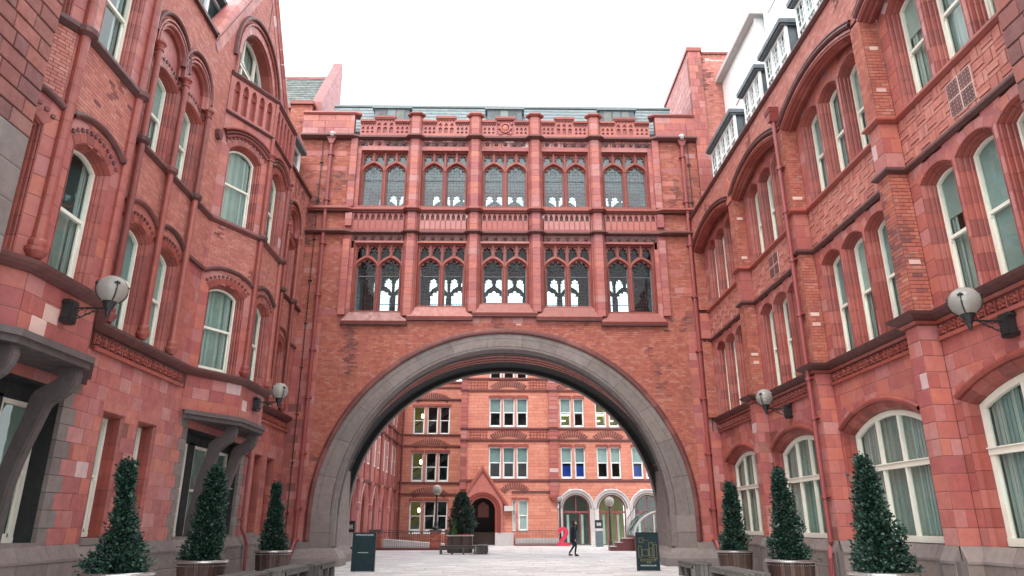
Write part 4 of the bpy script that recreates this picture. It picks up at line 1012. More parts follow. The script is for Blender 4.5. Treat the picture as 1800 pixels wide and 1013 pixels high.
# rooftop: lead-clad dormers with white glazing, and the penthouse behind
for i, (a, b, lab) in enumerate(((16.9, 19.0, 'nearest grey lead dormer with white glazing on the right wing roof, highest in view'), (19.75, 21.8, 'second grey lead dormer with white glazing on the right wing roof'), (22.3, 24.2, 'third grey lead dormer with white glazing on the right wing roof'), (25.3, 28.7, 'longest grey lead dormer with white glazing, beside the brick stair tower'))):
    d_ = root('roof_dormer', ((9.7 + 11) / 2, (a + b) / 2, 15.2), lab, 'dormer', 'dormers along the right wing roof')
    ck = MB(); wbox(ck, 9.74, 11.2, a + .1, a + .16, 15.2, 17.9); wbox(ck, 9.74, 11.2, b - .16, b - .1, 15.2, 17.9); wbox(ck, 9.8, 11.2, a + .16, b - .16, 15.2, 15.9); part('cheek', ck, 'lead', d_)
    tp = MB(); wbox(tp, 9.5, 11.4, a - .05, b + .05, 17.95, 18.12); wbox(tp, 9.56, 11.4, a, b, 17.88, 17.95); part('roof', tp, 'lead', d_)
    Fd = Fr(9.72, 0, 0, 1, -1, 0); fr = MB(); w_ = b - a - .2; nl = 3 if w_ < 2.5 else 5; pa = a + .1
    for k in range(nl + 1): u = pa + w_ * k / nl; box(fr, Fd, u - .05, u + .05, 15.2, 17.88, -.08, .02)
    for z in (15.9, 16.9, 17.82): box(fr, Fd, pa, pa + w_, z - .05, z + .05, -.079, .015)
    fo = part('window_frame', fr, 'wht', d_)
    gz = MB()
    for k in range(nl):
        u0, u1 = pa + w_ * k / nl, pa + w_ * (k + 1) / nl
        for t in (1, 2): u = u0 + (u1 - u0) * t / 3; box(gz, Fd, u - .012, u + .012, 15.9, 17.82, -.05, -.02)
    for z in (16.25, 16.57, 17.22, 17.5): box(gz, Fd, pa, pa + w_, z - .012, z + .012, -.051, -.021)
    part('glazing_bar', gz, 'wht', d_, fo)
    gg = MB(); box(gg, Fd, pa, pa + w_, 15.9, 17.85, -.045, -.038); part('pane', gg, 'glass', d_, fo)
    bb = MB(); box(bb, Fd, pa, pa + w_, 15.9, 17.85, -.4, -.38); part('blind', bb, 'wht', d_, fo)
for (a, b, x, zt, lab) in ((25.2, 30.1, 11.1, 22.7, 'white rendered rooftop storey with overhanging eaves above the dormers'), (16.5, 24.9, 11.35, 24.6, 'taller white rooftop storey at the top edge behind the nearer dormers')):
    p_ = root('rooftop_storey', (x + 1.5, (a + b) / 2, 15.2), lab, 'building')
    bm_ = MB(); wbox(bm_, x, x + 3.4, a, b, 15.2, zt); part('wall', bm_, 'wht', p_)
    rf_ = MB(); wbox(rf_, x - .35, x + 3.6, a - .3, b, zt, zt + .22); part('roof', rf_, 'grl', p_)
    Fd = Fr(x, 0, 0, 1, -1, 0)
    u = a + .7
    while u < b - 1.1:
        f = MB(); box(f, Fd, u, u + 1.0, zt - 2.3, zt - .7, .0, .05); fo = part('window', f, 'wht', p_); g_ = MB()
        for k in range(2):
            for j in range(2): box(g_, Fd, u + .07 + k * .46, u + .47 + k * .46, zt - 2.2 + j * .75, zt - 1.5 + j * .75, .045, .056)
        part('pane', g_, 'pale', p_, fo); u += 1.55
    dr = MB(); wbox(dr, x - .05, x, a, a + .1, 15.2, zt); part('corner_post', dr, 'wht', p_)

# brick stair tower beyond the right end of the bridge
TW = Bldg('brick_tower', (11.2, 31.7, 0), 'plain square brick stair tower rising above the right end of the bridge', 'tower')
FT = Fr(0, 29.98, 1, 0, 0, -1)
masonry(TW, FT, 9.45, 10.1, 14.5, 24.5, ch=.42, bl=.33, thick=.3, d=.12, kind='terracotta_block')
masonry(TW, FT, 10.1, 14.5, 14.5, 24.4, ch=.088, bl=.235, kind='brick', mat='bkp', thick=.3, gap=.009, rec=.007, jit=.05)
masonry(TW, Fr(9.45, 0, 0, 1, -1, 0), 29.9, 35.0, 20.5, 24.5, ch=.42, bl=.8, thick=.3, kind='terracotta_block', mat='tc')
wbox(TW.mb('wall', 'mor'), 9.8, 14.5, 30.3, 35.0, 0, 24.4)
wbox(TW.mb('coping', 'tcd'), 9.38, 10.16, 29.8, 35.05, 24.5, 24.72); wbox(TW.mb('coping', 'tcd'), 10.16, 14.6, 29.9, 35.05, 24.4, 24.52)
for k in range(7): TW.st.put('brick', 'pt', FT, 10.35 + (k % 4) * .24 + (1.9 if k > 4 else 0), 10.57 + (k % 4) * .24 + (1.9 if k > 4 else 0), 24.0 + (k // 4) * .088, 24.08 + (k // 4) * .088, -.02, .004)
TW.flush(200)
# rusticated gate piers at both edges of the view
def rusticated(B, F, u0, u1, z0, z1, ch, mat='bks', kind='rusticated_block'):
    n = round((z1 - z0) / ch); h = (z1 - z0) / n
    box(B.mb('wall', 'dark'), F, u0 + .02, u1 - .02, z0, z1, -.6, -.03)
    for i in range(n):
        a = z0 + i * h; x = u1
        k = 0
        while x > u0 + .05:
            l_ = (.62, .30, .62, .45)[(k + i) % 4] if k or i % 2 else .52; y = max(u0, x - l_)
            B.st.put(kind, mat, F, y + .012, x - .012, a + .012, a + h - .012, -.06, random.uniform(0, .012)); x = y; k += 1
GP = Bldg('gate_pier', (9.4, 8.6, 0), 'rusticated dark red brick pier cutting off the right edge of the view', 'pier')
rusticated(GP, Fr(8.75, 0, 0, 1, -1, 0), 6.4, 10.05, 0, 17, .36)
rusticated(GP, Fr(0, 10.05, 1, 0, 0, 1), 8.75, 9.3, 0, 17, .36); GP.flush()
rusticated(GP2 := Bldg('gate_pier', (-8.6, 8.2, 0), 'rusticated brick pier on a grey granite base cutting off the left edge of the view', 'pier'), Fr(-7.9, 0, 0, 1, 1, 0), 6.0, 10.4, 7.7, 17, .30)
rusticated(GP2, Fr(0, 10.4, 1, 0, 0, 1), -8.5, -7.9, 7.7, 17, .30)
masonry(GP2, Fr(-7.9, 0, 0, 1, 1, 0), 6.0, 10.4, 0, 7.7, ch=.6, bl=1.4, kind='granite_block', mat='gr', mor='morg', thick=.6); GP2.flush()

# ================================================================== LEFT WING
LW = Bldg('brick_wing', (-9.05, 20, 0), 'tall red terracotta wing on the left with canted bay windows and a steep gable')
XM = -9.05
FL = Fr(XM, 0, 0, 1, 1, 0)
LW.st.extra = lambda c: -.08
BAY1 = [(-9.05, 9.65), (-8.1, 11.4), (-8.1, 13.5), (-9.05, 15.1)]
BAY2 = [(-9.05, 20.0), (-8.07, 21.75), (-8.07, 23.9), (-9.05, 25.65)]
SEC = [[(15.55, 16.85), (17.15, 18.45)], [(25.75, 26.95), (27.25, 28.55)]]
SH = [(15.4, 17.0, 18.6), (25.55, 27.1, 28.7)]
GW = [[(16.13, 17.1), (17.75, 18.75)], [(26.5, 27.35), (27.98, 28.85)]]
def bay_recess(y0, y1):     # stepped granite jambs either side of the opening under a bay
    def f(a, b):
        if b > 4.45: return None
        k = int(round((a - 1.18) / .34)); e = .18 if k % 2 else 0
        return (y0 - e, y1 + e)
    return f
BO = [(10.15, 14.62), (20.62, 25.1)]
holes_g = [hole_rect(p, q, 1.3, 4.06) for g_ in GW for p, q in g_] + [bay_recess(p - .32, q + .32) for p, q in BO]
masonry(LW, FL, 9.3, 30.0, 1.18, 5.26, holes_g, ch=.33, bl=.52, jit=.22)
for g_ in GW:
    for p, q in g_:
        sweep(LW.mb('window_surround', 'tcd'), FL, opening_path(p, q, 1.3, 4.06, 0), [(-.003, .004), (.02, .004), (.05, -.03), (.07, -.06), (.09, -.18), (.10, -.5)], seg=.36)
        box(LW.mb('lintel', 'tc'), FL, p - .06, q + .06, 4.06, 4.3, -.2, .006)
        window(LW, FL, p + .09, q - .09, 1.32, 3.97, 0, -.34, fw=.09, blind=random.choice((.5, 1)), name='window')
        box(LW.mb('sill', 'gr'), FL, p - .02, q + .02, 1.16, 1.30, -.5, .05)
for (p, q), bay in zip(BO, (BAY1, BAY2)):
    for r_ in range(10):          # granite quoins
        z0 = 1.18 + r_ * .34; e = .18 if r_ % 2 else 0
        for (a, b) in ((p - .32 - e, p), (q, q + .32 + e)):
            v = MB(); box(v, FL, a + .005, b, z0 + .005, z0 + .335, -.10, .004); part('granite_quoin', v, 'gr', LW.r)
    for (a, b) in ((p - .5, p), (q, q + .5)): box(LW.mb('recess_jamb', 'nearblk'), FL, a, b, 1.18, 4.44, -1.1, -.09)
    box(LW.mb('recess_head', 'nearblk'), FL, p - .4, q + .4, 4.2, 4.44, -1.1, -.01)
    box(LW.mb('recess_back', 'nearblk'), FL, p, q, 3.9, 4.25, -.75, -.42)
    mw = (q - p - .9) / 3
    for k in range(3):
        a = p + k * (mw + .45)
        window(LW, FL, a, a + mw, 1.25, 3.9, 0, -.45, fw=.09, blind=(.4, 1, .6)[k])
        if k < 2:
            v = MB(); box(v, FL, a + mw, a + mw + .45, 1.18, 3.95, -.8, -.42); part('stone_mullion', v, 'nearblk', LW.r)
    box(LW.mb('sill', 'gr'), FL, p, q, 1.12, 1.25, -.8, .02)
    for yc in (bay[1][1] + .12, bay[2][1] - .12):
        outr = [(.93, 4.44), (.96, 4.30), (.93, 4.12), (.83, 3.96), (.67, 3.84), (.55, 3.76), (.49, 3.68), (.45, 3.55), (.38, 3.28), (.29, 3.0), (.20, 2.65), (.13, 2.25), (.09, 1.8), (.08, 1.18)]
        inn_ = [(.62, 4.44), (.66, 4.33), (.62, 4.22), (.52, 4.14), (.38, 4.06), (.26, 3.98), (.20, 3.88), (.17, 3.7), (.12, 3.4), (.04, 3.1), (-.04, 2.75), (-.10, 2.3), (-.16, 1.8), (-.2, 1.18)]
        cm = MB(); Fc = Fr(XM, yc, 1, 0, 0, -1); strip_solid(cm, Fc, outr, inn_, -.12, .12); co = part('console_bracket', cm, 'grd', LW.r)
        c2 = MB(); strip_solid(c2, Fc, [(q_[0] + .012, q_[1] - .008) for q_ in outr], [(q_[0] - .03, q_[1] + .02) for q_ in outr], -.07, .07); part('bracket_fillet', c2, 'grd', LW.r, co)
def bay_frames(P):
    outl = []
    for (a, b) in zip(P, P[1:]):
        ux, uy = b[0] - a[0], b[1] - a[1]; L = math.hypot(ux, uy); outl.append((Fr(a[0], a[1], ux, uy, uy, -ux), L))
    return outl
def offset_plan(P, o):
    n = len(P); r_ = []
    for i in range(n):
        ds = []
        if i: a = P[i - 1]; l = math.hypot(P[i][0] - a[0], P[i][1] - a[1]); ds.append(((P[i][0] - a[0]) / l, (P[i][1] - a[1]) / l))
        if i < n - 1: b = P[i + 1]; l = math.hypot(b[0] - P[i][0], b[1] - P[i][1]); ds.append(((b[0] - P[i][0]) / l, (b[1] - P[i][1]) / l))
        tx = sum(q[0] for q in ds); ty = sum(q[1] for q in ds); l = math.hypot(tx, ty); tx /= l; ty /= l; k = o / (tx * ds[0][0] + ty * ds[0][1])
        r_.append((P[i][0] + ty * k, P[i][1] - tx * k))
    return r_
def bprof(z0, z1, o): return bandprof(z0, z1, o)
for bi, P in enumerate((BAY1, BAY2)):
    # stone ledge with dark soffit, terracotta band
    for (z0, z1, o, mat) in ((4.44, 4.56, .10, 'grd'), (4.56, 4.68, .16, 'grd')):
        O = offset_plan(P, o); v = MB(); n = len(O)
        v.add([(x, y, z0) for x, y in O] + [(x, y, z1) for x, y in O], [tuple(range(n))[::-1], tuple(range(n, 2 * n))] + [(i, (i + 1) % n, n + (i + 1) % n, n + i) for i in range(n)]); part('stone_ledge', v, mat, LW.r)
    cv = MB(); O1, O2 = offset_plan(P, .1), offset_plan(P, -.02)
    O = P; v = MB()
    for fi, (F, L) in enumerate(bay_frames(P)):
        ww = 1.36 if fi != 1 else 1.30; m0 = (L - ww) / 2; a, b = m0, m0 + ww
        lo = (a, b); hz = [hole_arch(a, b, 5.9, 8.42, .27, .12)]; hz2 = [hole_arch(a, b, 10.7, 13.22, .33, .12)]
        masonry(LW, F, .005, L - .005, 4.68, 5.70, ch=.34, bl=.5, jit=.2, thick=.2)
        masonry(LW, F, .005, L - .005, 5.90, 9.0, hz, ch=.37, bl=.5, thick=.2)
        masonry(LW, F, .12, L - .12, 9.0, 10.52, kind='brick', mat='bkp', ch=.076, bl=.225, gap=.009, rec=.006, thick=.2, jit=.05)
        for (q0, q1) in ((.005, .12), (L - .12, L - .005)): masonry(LW, F, q0, q1, 9.0, 10.52, ch=.33, bl=.5, thick=.2)
        masonry(LW, F, .005, L - .005, 10.70, 14.38, hz2, ch=.37, bl=.5, thick=.2)
        for (zs, rr, z0) in ((8.42, .27, 5.9), (13.22, .33, 10.7)):
            spandrel(LW, F, a, b, zs, rr, .15, zs + rr + .3)
            ring(LW, F, a, b, zs, rr, .16, -.1, .01, n=7, mat='tcd')
            dentil_arc(LW, F, a - .02, b + .02, zs, rr, .22, .07, 12, .035)
            moulded_window(LW, F, a, b, z0, zs, rr, ja=.66, jb=.75, blind=random.choice((0, .3, 0, 1)) if fi else 0)
            hood(LW, F, a - .22, b + .22, zs + .42, rr * .95) if zs < 10 else None
            if zs > 10:
                for k, gr_ in enumerate((.3, .42, .54)):
                    sweep(LW.mb('arch_order', 'dk' if k == 1 else 'tcd'), F, seg_arc(a - gr_ * .55, b + gr_ * .55, zs + gr_ * .9, rr, 16), [(.03, 0), (.03, .05), (0, .08 + k * .02), (-.04, .09 + k * .02), (-.07, .05), (-.08, 0)])
        box(LW.mb('string_course', 'dk'), F, .0, a - .25, 8.88, 8.97, -.1, .09); box(LW.mb('string_course', 'dk'), F, b + .25, L, 8.88, 8.97, -.1, .09)
        # arcaded balustrade
        n = 5 if fi != 1 else 5; pp = (L - .24) / n; outer = [(.0, 14.5), (.0, 15.82), (L, 15.82), (L, 14.5)]; hs = []
        for k in range(n):
            c = .12 + (k + .5) * pp; hw = pp * .33
            hs.append([(c + hw, 14.58), (c - hw, 14.58), (c - hw, 15.45)] + [q_ for q_ in head(c, 15.45, hw, .25, 14, .1)][1:-1] + [(c + hw, 15.45)])
        m_ = MB(); prism(m_, F, [outer] + hs, -.07, .03); part('balustrade_arcade', m_, 'tc', LW.r)
        box(LW.mb('balustrade_back', 'tcd'), F, 0.01, L - .01, 14.5, 15.82, -.2, -.07)
        for k in range(n):
            c = .12 + (k + .5) * pp; hw = pp * .33; m2 = LW.mb('arcade_cusp', 'tcd')
            for e in (-1, 1): blob(m2, F.p(c + e * hw * .55, 15.38, -.03), hw * .42, 7, 4, (1, 1, .6))
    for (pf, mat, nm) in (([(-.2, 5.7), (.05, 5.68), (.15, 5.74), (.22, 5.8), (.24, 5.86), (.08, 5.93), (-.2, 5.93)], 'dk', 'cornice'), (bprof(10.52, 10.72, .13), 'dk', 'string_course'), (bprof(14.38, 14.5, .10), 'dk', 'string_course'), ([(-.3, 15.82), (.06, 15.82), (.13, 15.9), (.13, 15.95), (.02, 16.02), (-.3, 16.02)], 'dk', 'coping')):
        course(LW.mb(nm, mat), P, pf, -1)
    for c in (1, 2):
        x, y = P[c]; shaft(LW, x + .03, y, 6.05, 10.55, .10, cap=False); shaft(LW, x + .03, y, 10.6, 13.75, .10, base=False)
        lathe(LW.mb('colonnette_ring', 'dk'), x + .03, y, [(.1, 10.5), (.21, 10.56), (.22, 10.66), (.12, 10.75)], 12)
        shaft(LW, x + .02, y, 13.75, 15.8, .075, base=False, cap=False)
    v = MB(); I_ = offset_plan(P, -.2)
    v.add([(x, y, 14.3) for x, y in I_] + [(x, y, 14.45) for x, y in I_], [(0, 1, 2, 3), (7, 6, 5, 4)]); part('balcony_floor', v, 'lead', LW.r)
# recessed sections
for si, (W2, shs) in enumerate(zip(SEC, SH)):
    y0, y1 = ((15.0, 20.02), (25.62, 30.0))[si]
    h1 = [hole_arch(a, b, 5.9, 8.42, .27, .12) for a, b in W2]; h2 = [hole_arch(a, b, 10.7, 12.95, .22, .12) for a, b in W2]
    masonry(LW, FL, y0, y1, 5.9, 8.95, h1, ch=.37, bl=.45, thick=.25)
    masonry(LW, FL, y0, y1, 8.95, 10.52, kind='brick', mat='bkp', ch=.076, bl=.225, gap=.009, rec=.006, thick=.25, jit=.05)
    def drum(p, q): # area under the blind arches is left to its own pieces
        return [hole_arch(a - .12, b + .12, 10.7, 13.75, .77, .02) for a, b in W2]
    masonry(LW, FL, y0, y1, 10.7, 16.15, drum(0, 0), kind='brick', mat='bkp', ch=.076, bl=.225, gap=.009, rec=.006, thick=.25, jit=.05)
    for a, b in W2:
        uc = (a + b) / 2
        masonry(LW, FL, a - .14, b + .14, 10.7, 13.0, [hole_arch(a, b, 10.7, 12.95, .22, .12)], ch=.37, bl=.4, thick=.25)
        spandrel(LW, FL, a, b, 8.42, .27, .10, 8.95); spandrel(LW, FL, a, b, 12.95, .22, .11, 13.3)
        tm = MB(); prism(tm, FL, [[(a - .12, 13.25)] + seg_arc(a - .12, b + .12, 13.75, .77, 20) + [(b + .12, 13.25)]], -.2, -.13); part('tympanum', tm, 'tc', LW.r)
        for (zs, rr, z0) in ((8.42, .27, 5.9), (12.95, .22, 10.7)):
            ring(LW, FL, a, b, zs, rr, .16, -.1, .012, n=7, mat='tcd'); dentil_arc(LW, FL, a - .02, b + .02, zs, rr, .22, .07, 11, .04)
            moulded_window(LW, FL, a, b, z0, zs, rr, ja=.66, jb=.75, blind=random.choice((.5, .7, 1)))
        hood(LW, FL, a - .12, b + .12, 8.9, .27)
        # moulded round arch and its label
        FLk = FL.shift(.006 * W2.index((a, b)))
        pth = [(a - .10, 13.48), (a - .10, 13.75)] + seg_arc(a - .10, b + .10, 13.75, .75, 24)[1:-1] + [(b + .10, 13.75), (b + .10, 13.48)]
        sweep(LW.mb('arch_order', 'tcd'), FLk, pth, [(.12, -.16), (.12, -.04), (.09, 0), (.05, .0), (.03, .06), (0, .08), (-.04, .08), (-.06, .03), (-.09, .03), (-.11, .09), (-.15, .09), (-.17, .01)], seg=.45)
        pth = [(a - .28, 13.8)] + seg_arc(a - .28, b + .28, 13.85, .96, 24) + [(b + .28, 13.8)]
        sweep(LW.mb('label_mould', 'dk'), FLk, pth, [(.02, 0), (.02, .09), (-.03, .12), (-.07, .11), (-.09, .05), (-.1, 0)])
    for y in shs:
        shaft(LW, XM + .13, y, 6.05, 10.55, .085, cap=False); shaft(LW, XM + .13, y, 10.6, 13.5, .085, base=False)
        lathe(LW.mb('colonnette_ring', 'dk'), XM + .11, y, [(.1, 10.5), (.19, 10.56), (.2, 10.66), (.1, 10.74)], 12)
    course(LW.mb('cornice', 'dk'), [(XM, y0), (XM, y1)], [(-.2, 5.7), (.05, 5.68), (.15, 5.74), (.22, 5.8), (.24, 5.86), (.08, 5.93), (-.2, 5.93)], -1)
    course(LW.mb('string_course', 'dk'), [(XM, y0), (XM, y1)], bprof(10.52, 10.70, .12), -1)
    box(LW.mb('frieze_bed', 'dk'), FL, y0 + .2, y1 - (.3 if si == 0 else 0), 5.34, 5.66, -.2, -.0); rosettes(LW, FL, y0 + .2, y1 - (.3 if si == 0 else 0), 5.49, .22, .30, 0, 'tcd')
    box(LW.mb('string_course', 'tcd'), FL, y0 + .2, y1 - (.3 if si == 0 else 0), 5.25, 5.34, -.2, .08)
    box(LW.mb('wall', 'mor'), FL, y0, y1, 5.26, 5.72, -.4, -.02)
    for y in ((y0 + .75,) if si else (19.0, )): box(LW.mb('string_course', 'dk'), FL, shs[2] + .1, y1, 8.86, 8.95, -.1, .09)
    box(LW.mb('parapet_coping', 'dk'), FL, (9.3, 26.75)[si], (18.5, 30.0)[si], 16.15, 16.26, -.4, .12); box(LW.mb('parapet_coping', 'tcd'), FL, (9.3, 26.75)[si], (18.5, 30.0)[si], 16.26, 16.36, -.38, .02)
masonry(LW, FL, 9.3, 15.0, 5.9, 16.15, ch=.37, bl=.5, thick=.25)
masonry(LW, FL, 20.02, 25.62, 5.9, 14.4, ch=.74, bl=1.5, thick=.25)
# steep gable with a big round-headed window
GA, GZ = 22.25, 22.2
def gl_(z): return GA - (GZ - z) / 1.60
def gr_(z): return GA + (GZ - z) / 1.36
wc, wz, wr = 22.25, 17.0, 1.75
masonry(LW, FL, 18.4, 26.9, 14.4, 22.2, [lambda a, b: (0, gl_((a + b) / 2)) if a > 16.1 else (0, 20.0), lambda a, b: (gr_((a + b) / 2), 40) if a > 16.1 else (25.62, 40), hole_arch(wc - wr, wc + wr, 14.4, wz, wr - .001, .2)], kind='brick', mat='bkp', ch=.076, bl=.225, gap=.009, rec=.006, thick=.5, jit=.05)
ring(LW, FL, wc - wr, wc + wr, wz, wr - .001, .26, -.4, .01, n=17, mat='tc')
gp = [(wc - wr, 14.6)] + seg_arc(wc - wr, wc + wr, wz, wr - .001, 32) + [(wc + wr, 14.6)]
sweep(LW.mb('window_surround', 'tcd'), FL, gp, [(-.003, .012), (.03, .0), (.05, -.06), (.08, -.08), (.10, -.5)], seg=.4)
sweep(LW.mb('label_mould', 'dk'), FL, [(wc - wr - .52, 16.6)] + seg_arc(wc - wr - .52, wc + wr + .52, wz, wr + .519, 32) + [(wc + wr + .52, 16.6)], [(.03, 0), (.03, .1), (-.02, .13), (-.07, .12), (-.09, .05), (-.10, 0)])
sweep(LW.mb('label_mould', 'tcd'), FL, [(wc - wr - .3, 15.6)] + seg_arc(wc - wr - .3, wc + wr + .3, wz, wr + .299, 32) + [(wc + wr + .3, 15.6)], [(.03, 0), (.03, .06), (-.01, .09), (-.05, .08), (-.07, .02), (-.08, 0)], seg=.4)
window(LW, FL, wc - wr + .1, wc + wr - .1, 14.6, wz, wr - .101, -.42, fw=.13, muls=(.33, .67), transom=17.35, thin=.06, blind=0, name='arched_window', depth=1.4)
for (fn, s_) in ((gl_, -1), (gr_, 1)):
    p0, p1 = (fn(16.1), 16.1), (GA, GZ); pth = [p0, p1] if s_ < 0 else [p1, p0]
    sweep(LW.mb('gable_coping', 'tc'), FL, pth, [(.02, -.5), (-.10, -.5), (-.2, -.3), (-.2, .05), (-.1, .12), (.0, .12), (.05, .06), (.10, .04), (.10, -.02)], seg=.6)
    sweep(LW.mb('gable_band', 'tc'), FL, [(q[0] + (.1 if s_ < 0 else -.1), q[1] - .15) for q in pth], [(.0, .0), (.0, .015), (.32, .015), (.32, 0)], seg=.4)
box(LW.mb('gable_slot', 'dark'), FL, 22.6, 22.66, 19.4, 20.9, -.01, .004)
cb = MB(); prism(cb, FL, [[(19.45, 13.25), (19.45, 13.42), (19.75, 13.42), (19.75, 13.25), (19.68, 13.15), (19.52, 13.15)]], 0, .14); part('corbel', cb, 'dk', LW.r)
plinth(LW, [(XM, 9.3), (XM, 30.0)], -1)
wbox(LW.mb('wall', 'mor'), -12, -10.3, 6, 30, 0, 16); wbox(LW.mb('wall', 'mor'), -12, -9.4, 29.6, 30.0, 0, 16)
downpipe(LW, [(-8.93, 25.7, 4.3), (-8.93, 25.7, 1.45), (-8.85, 25.85, 1.2), (-8.80, 26.0, .9), (-8.80, 26.05, .05)], .06, [(-8.93, 25.7, z) for z in (3.9, 1.75)], None, (1, 0))
for (u, z) in ((12.0, 5.02), (11.72, 4.72)):
    LW.st.put('terracotta_block', 'pt', Fr(-8.1, 0, 0, 1, 1, 0), u, u + .42, z, z + .3, -.02, .005)
LW.st.put('terracotta_block', 'pt', Fr(-8.07, 0, 0, 1, 1, 0), 21.95, 22.35, 4.95, 5.27, -.02, .005)
LW.st.put('terracotta_block', 'pt', FL, 15.35, 15.6, 6.1, 6.5, -.02, .005); 
LW.flush(300)
# roof with a white dormer in the valley beside the gable
VR = root('tiled_roof', (-10.5, 16, 16.2), 'pale grey slated roof rising behind the left parapet beside the gable', 'roof')
v = MB(); prism(v, Fr(0, 9.3, 1, 0, 0, -1), [[(-9.5, 16.2), (-12.6, 20.6), (-12.6, 16.2)]], -20.5, 0); part('roof_deck', v, 'lead', VR)
sl = MB()
for j in range(18):
    t0, t1 = j / 18, (j + 1) / 18; x0_, x1_ = -9.5 - 3.1 * t0, -9.5 - 3.1 * t1; za, zb_ = 16.2 + 4.4 * t0, 16.2 + 4.4 * t1; y = 9.3 + (j % 2) * .15
    while y < 29.8:
        y2 = min(y + .3, 29.8); sl.add([(x0_ + .03, y + .004, za + .03), (x0_ + .03, y2 - .004, za + .03), (x1_ + .01, y2 - .004, zb_ + .02), (x1_ + .01, y + .004, zb_ + .02), (x0_ + .01, y + .004, za), (x0_ + .01, y2 - .004, za)], [(0, 1, 2, 3), (4, 5, 1, 0)]); y = y2
part('slate', sl, 'slate', VR, stuff=True)
for (ya, yb_, x, z0, z1, lab) in ((17.6, 20.3, -9.75, 16.3, 18.4, 'white dormer window in the valley left of the brick gable'), (28.0, 29.5, -9.6, 16.3, 18.2, 'small white dormer with a lead roof between the left wing and the bridge')):
    d_ = root('roof_dormer', (x - .7, (ya + yb_) / 2, z0), lab, 'dormer'); Fd = Fr(x, 0, 0, 1, 1, 0)
    k = MB(); wbox(k, x - 1.6, x - .06, ya, yb_, z0 - .5, z1); part('cheek', k, 'lead', d_)
    k = MB(); wbox(k, x - 1.8, x + .3, ya - .2, yb_ + .2, z1, z1 + .16); part('roof', k, 'lead', d_)
    f = MB(); n = 2 if yb_ - ya > 2 else 1; w_ = (yb_ - ya) / n
    for i in range(n + 1): box(f, Fd, ya + i * w_ - .07, ya + i * w_ + .07, z0, z1, -.05, .06)
    for z in (z0 + .06, (z0 + z1) / 2, z1 - .06): box(f, Fd, ya, yb_, z - .05, z + .05, -.049, .05)
    fo = part('window_frame', f, 'wht', d_); p_ = MB(); box(p_, Fd, ya, yb_, z0, z1, -.02, .0); part('pane', p_, 'glass', d_, fo)

# ================================================================== FAR SIDE OF THE SQUARE
RB = Bldg('rear_building', (1.5, 58, 0), 'red brick office block across the square with a gabled stone porch and three round arches')
FR = Fr(0, 58, 1, 0, 0, -1)                      # centre and right part
FR2 = Fr(0, 62.4, 1, 0, 0, -1)                   # part set back on the left
def far_wall(F, u0, u1, z0, z1, holes): masonry(RB, F, u0, u1, z0, z1, holes, kind='brick_course', mat='bkf', ch=.25, bl=.9, gap=.010, rec=.006, thick=.3, mor='mor')
CW = [(-.95, .04), (.18, 1.14), (1.29, 2.22)]
rows = [(9.08, 11.5), (4.99, 7.52), (13.0, 15.4)]
def far_windows(F, xs, rws, flush_, **k):
    for (z0, z1) in rws:
        for (a, b) in xs:
            box(RB.mb('lintel', 'tcd'), F, a - .06, b + .06, z1, z1 + .17, -.2, .05); 
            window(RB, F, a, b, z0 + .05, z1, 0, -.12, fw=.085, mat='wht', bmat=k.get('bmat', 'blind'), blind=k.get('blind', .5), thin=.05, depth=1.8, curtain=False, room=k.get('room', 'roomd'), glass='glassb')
XR_ = [[(4.88, 5.80), (6.0, 6.86)], [(7.8, 8.72), (8.9, 9.75)], [(10.65, 11.55), (11.75, 12.6)]]
holes = [hole_rect(a, b, z0, z1) for (a, b) in CW for (z0, z1) in rows]
holes += [hole_rect(a, b, z0, z1) for g_ in XR_ for (a, b) in g_ for (z0, z1) in rows]
gwin = [(.95, 1.22), (1.42, 2.2)]
holes += [hole_rect(a, b, 1.0, 3.4) for a, b in gwin]
PC = -1.4                                          # porch centre
holes += [hole_arch(PC - 1.0, PC + 1.0, -.1, 2.55, .999, .1)]
ARC = [6.02, 8.88, 11.75]
holes += [hole_arch(c - 1.42, c + 1.42, -.1, 2.75, 1.41, .05) for c in ARC]
far_wall(FR, -3.2, 15, 0, 14.2, holes); far_wall(FR, -3.2, 15, 14.2, 16.0, holes)
far_windows(FR, CW, rows, 0)
far_windows(FR, CW[:0], rows, 0)
for gi, g_ in enumerate(XR_): far_windows(FR, g_, [rows[0]], 0, blind=(.55, 0, .5)[gi], room='roomd'); far_windows(FR, g_, [rows[1]], 0, blind=.52); far_windows(FR, g_, [rows[2]], 0)
far_windows(FR, gwin, [(1.0, 3.4)], 0, blind=1)
for (a, b) in XR_[0] + XR_[2][:1]:
    m = MB(); box(m, FR, a + .2, b - .1, 5.2, 6.1, -.8, -.76); part('monitor_screen', m, 'screen', RB.r)
for (a, b) in XR_[0][:1] + XR_[1][:2]:
    m = MB(); box(m, FR, a + .15, b - .1, 10.25, 10.31, -1.3, -1.0); box(m, FR, a + .1, a + .5, 9.75, 9.8, -1.2, -.9); part('strip_light', m, 'lampy', RB.r)
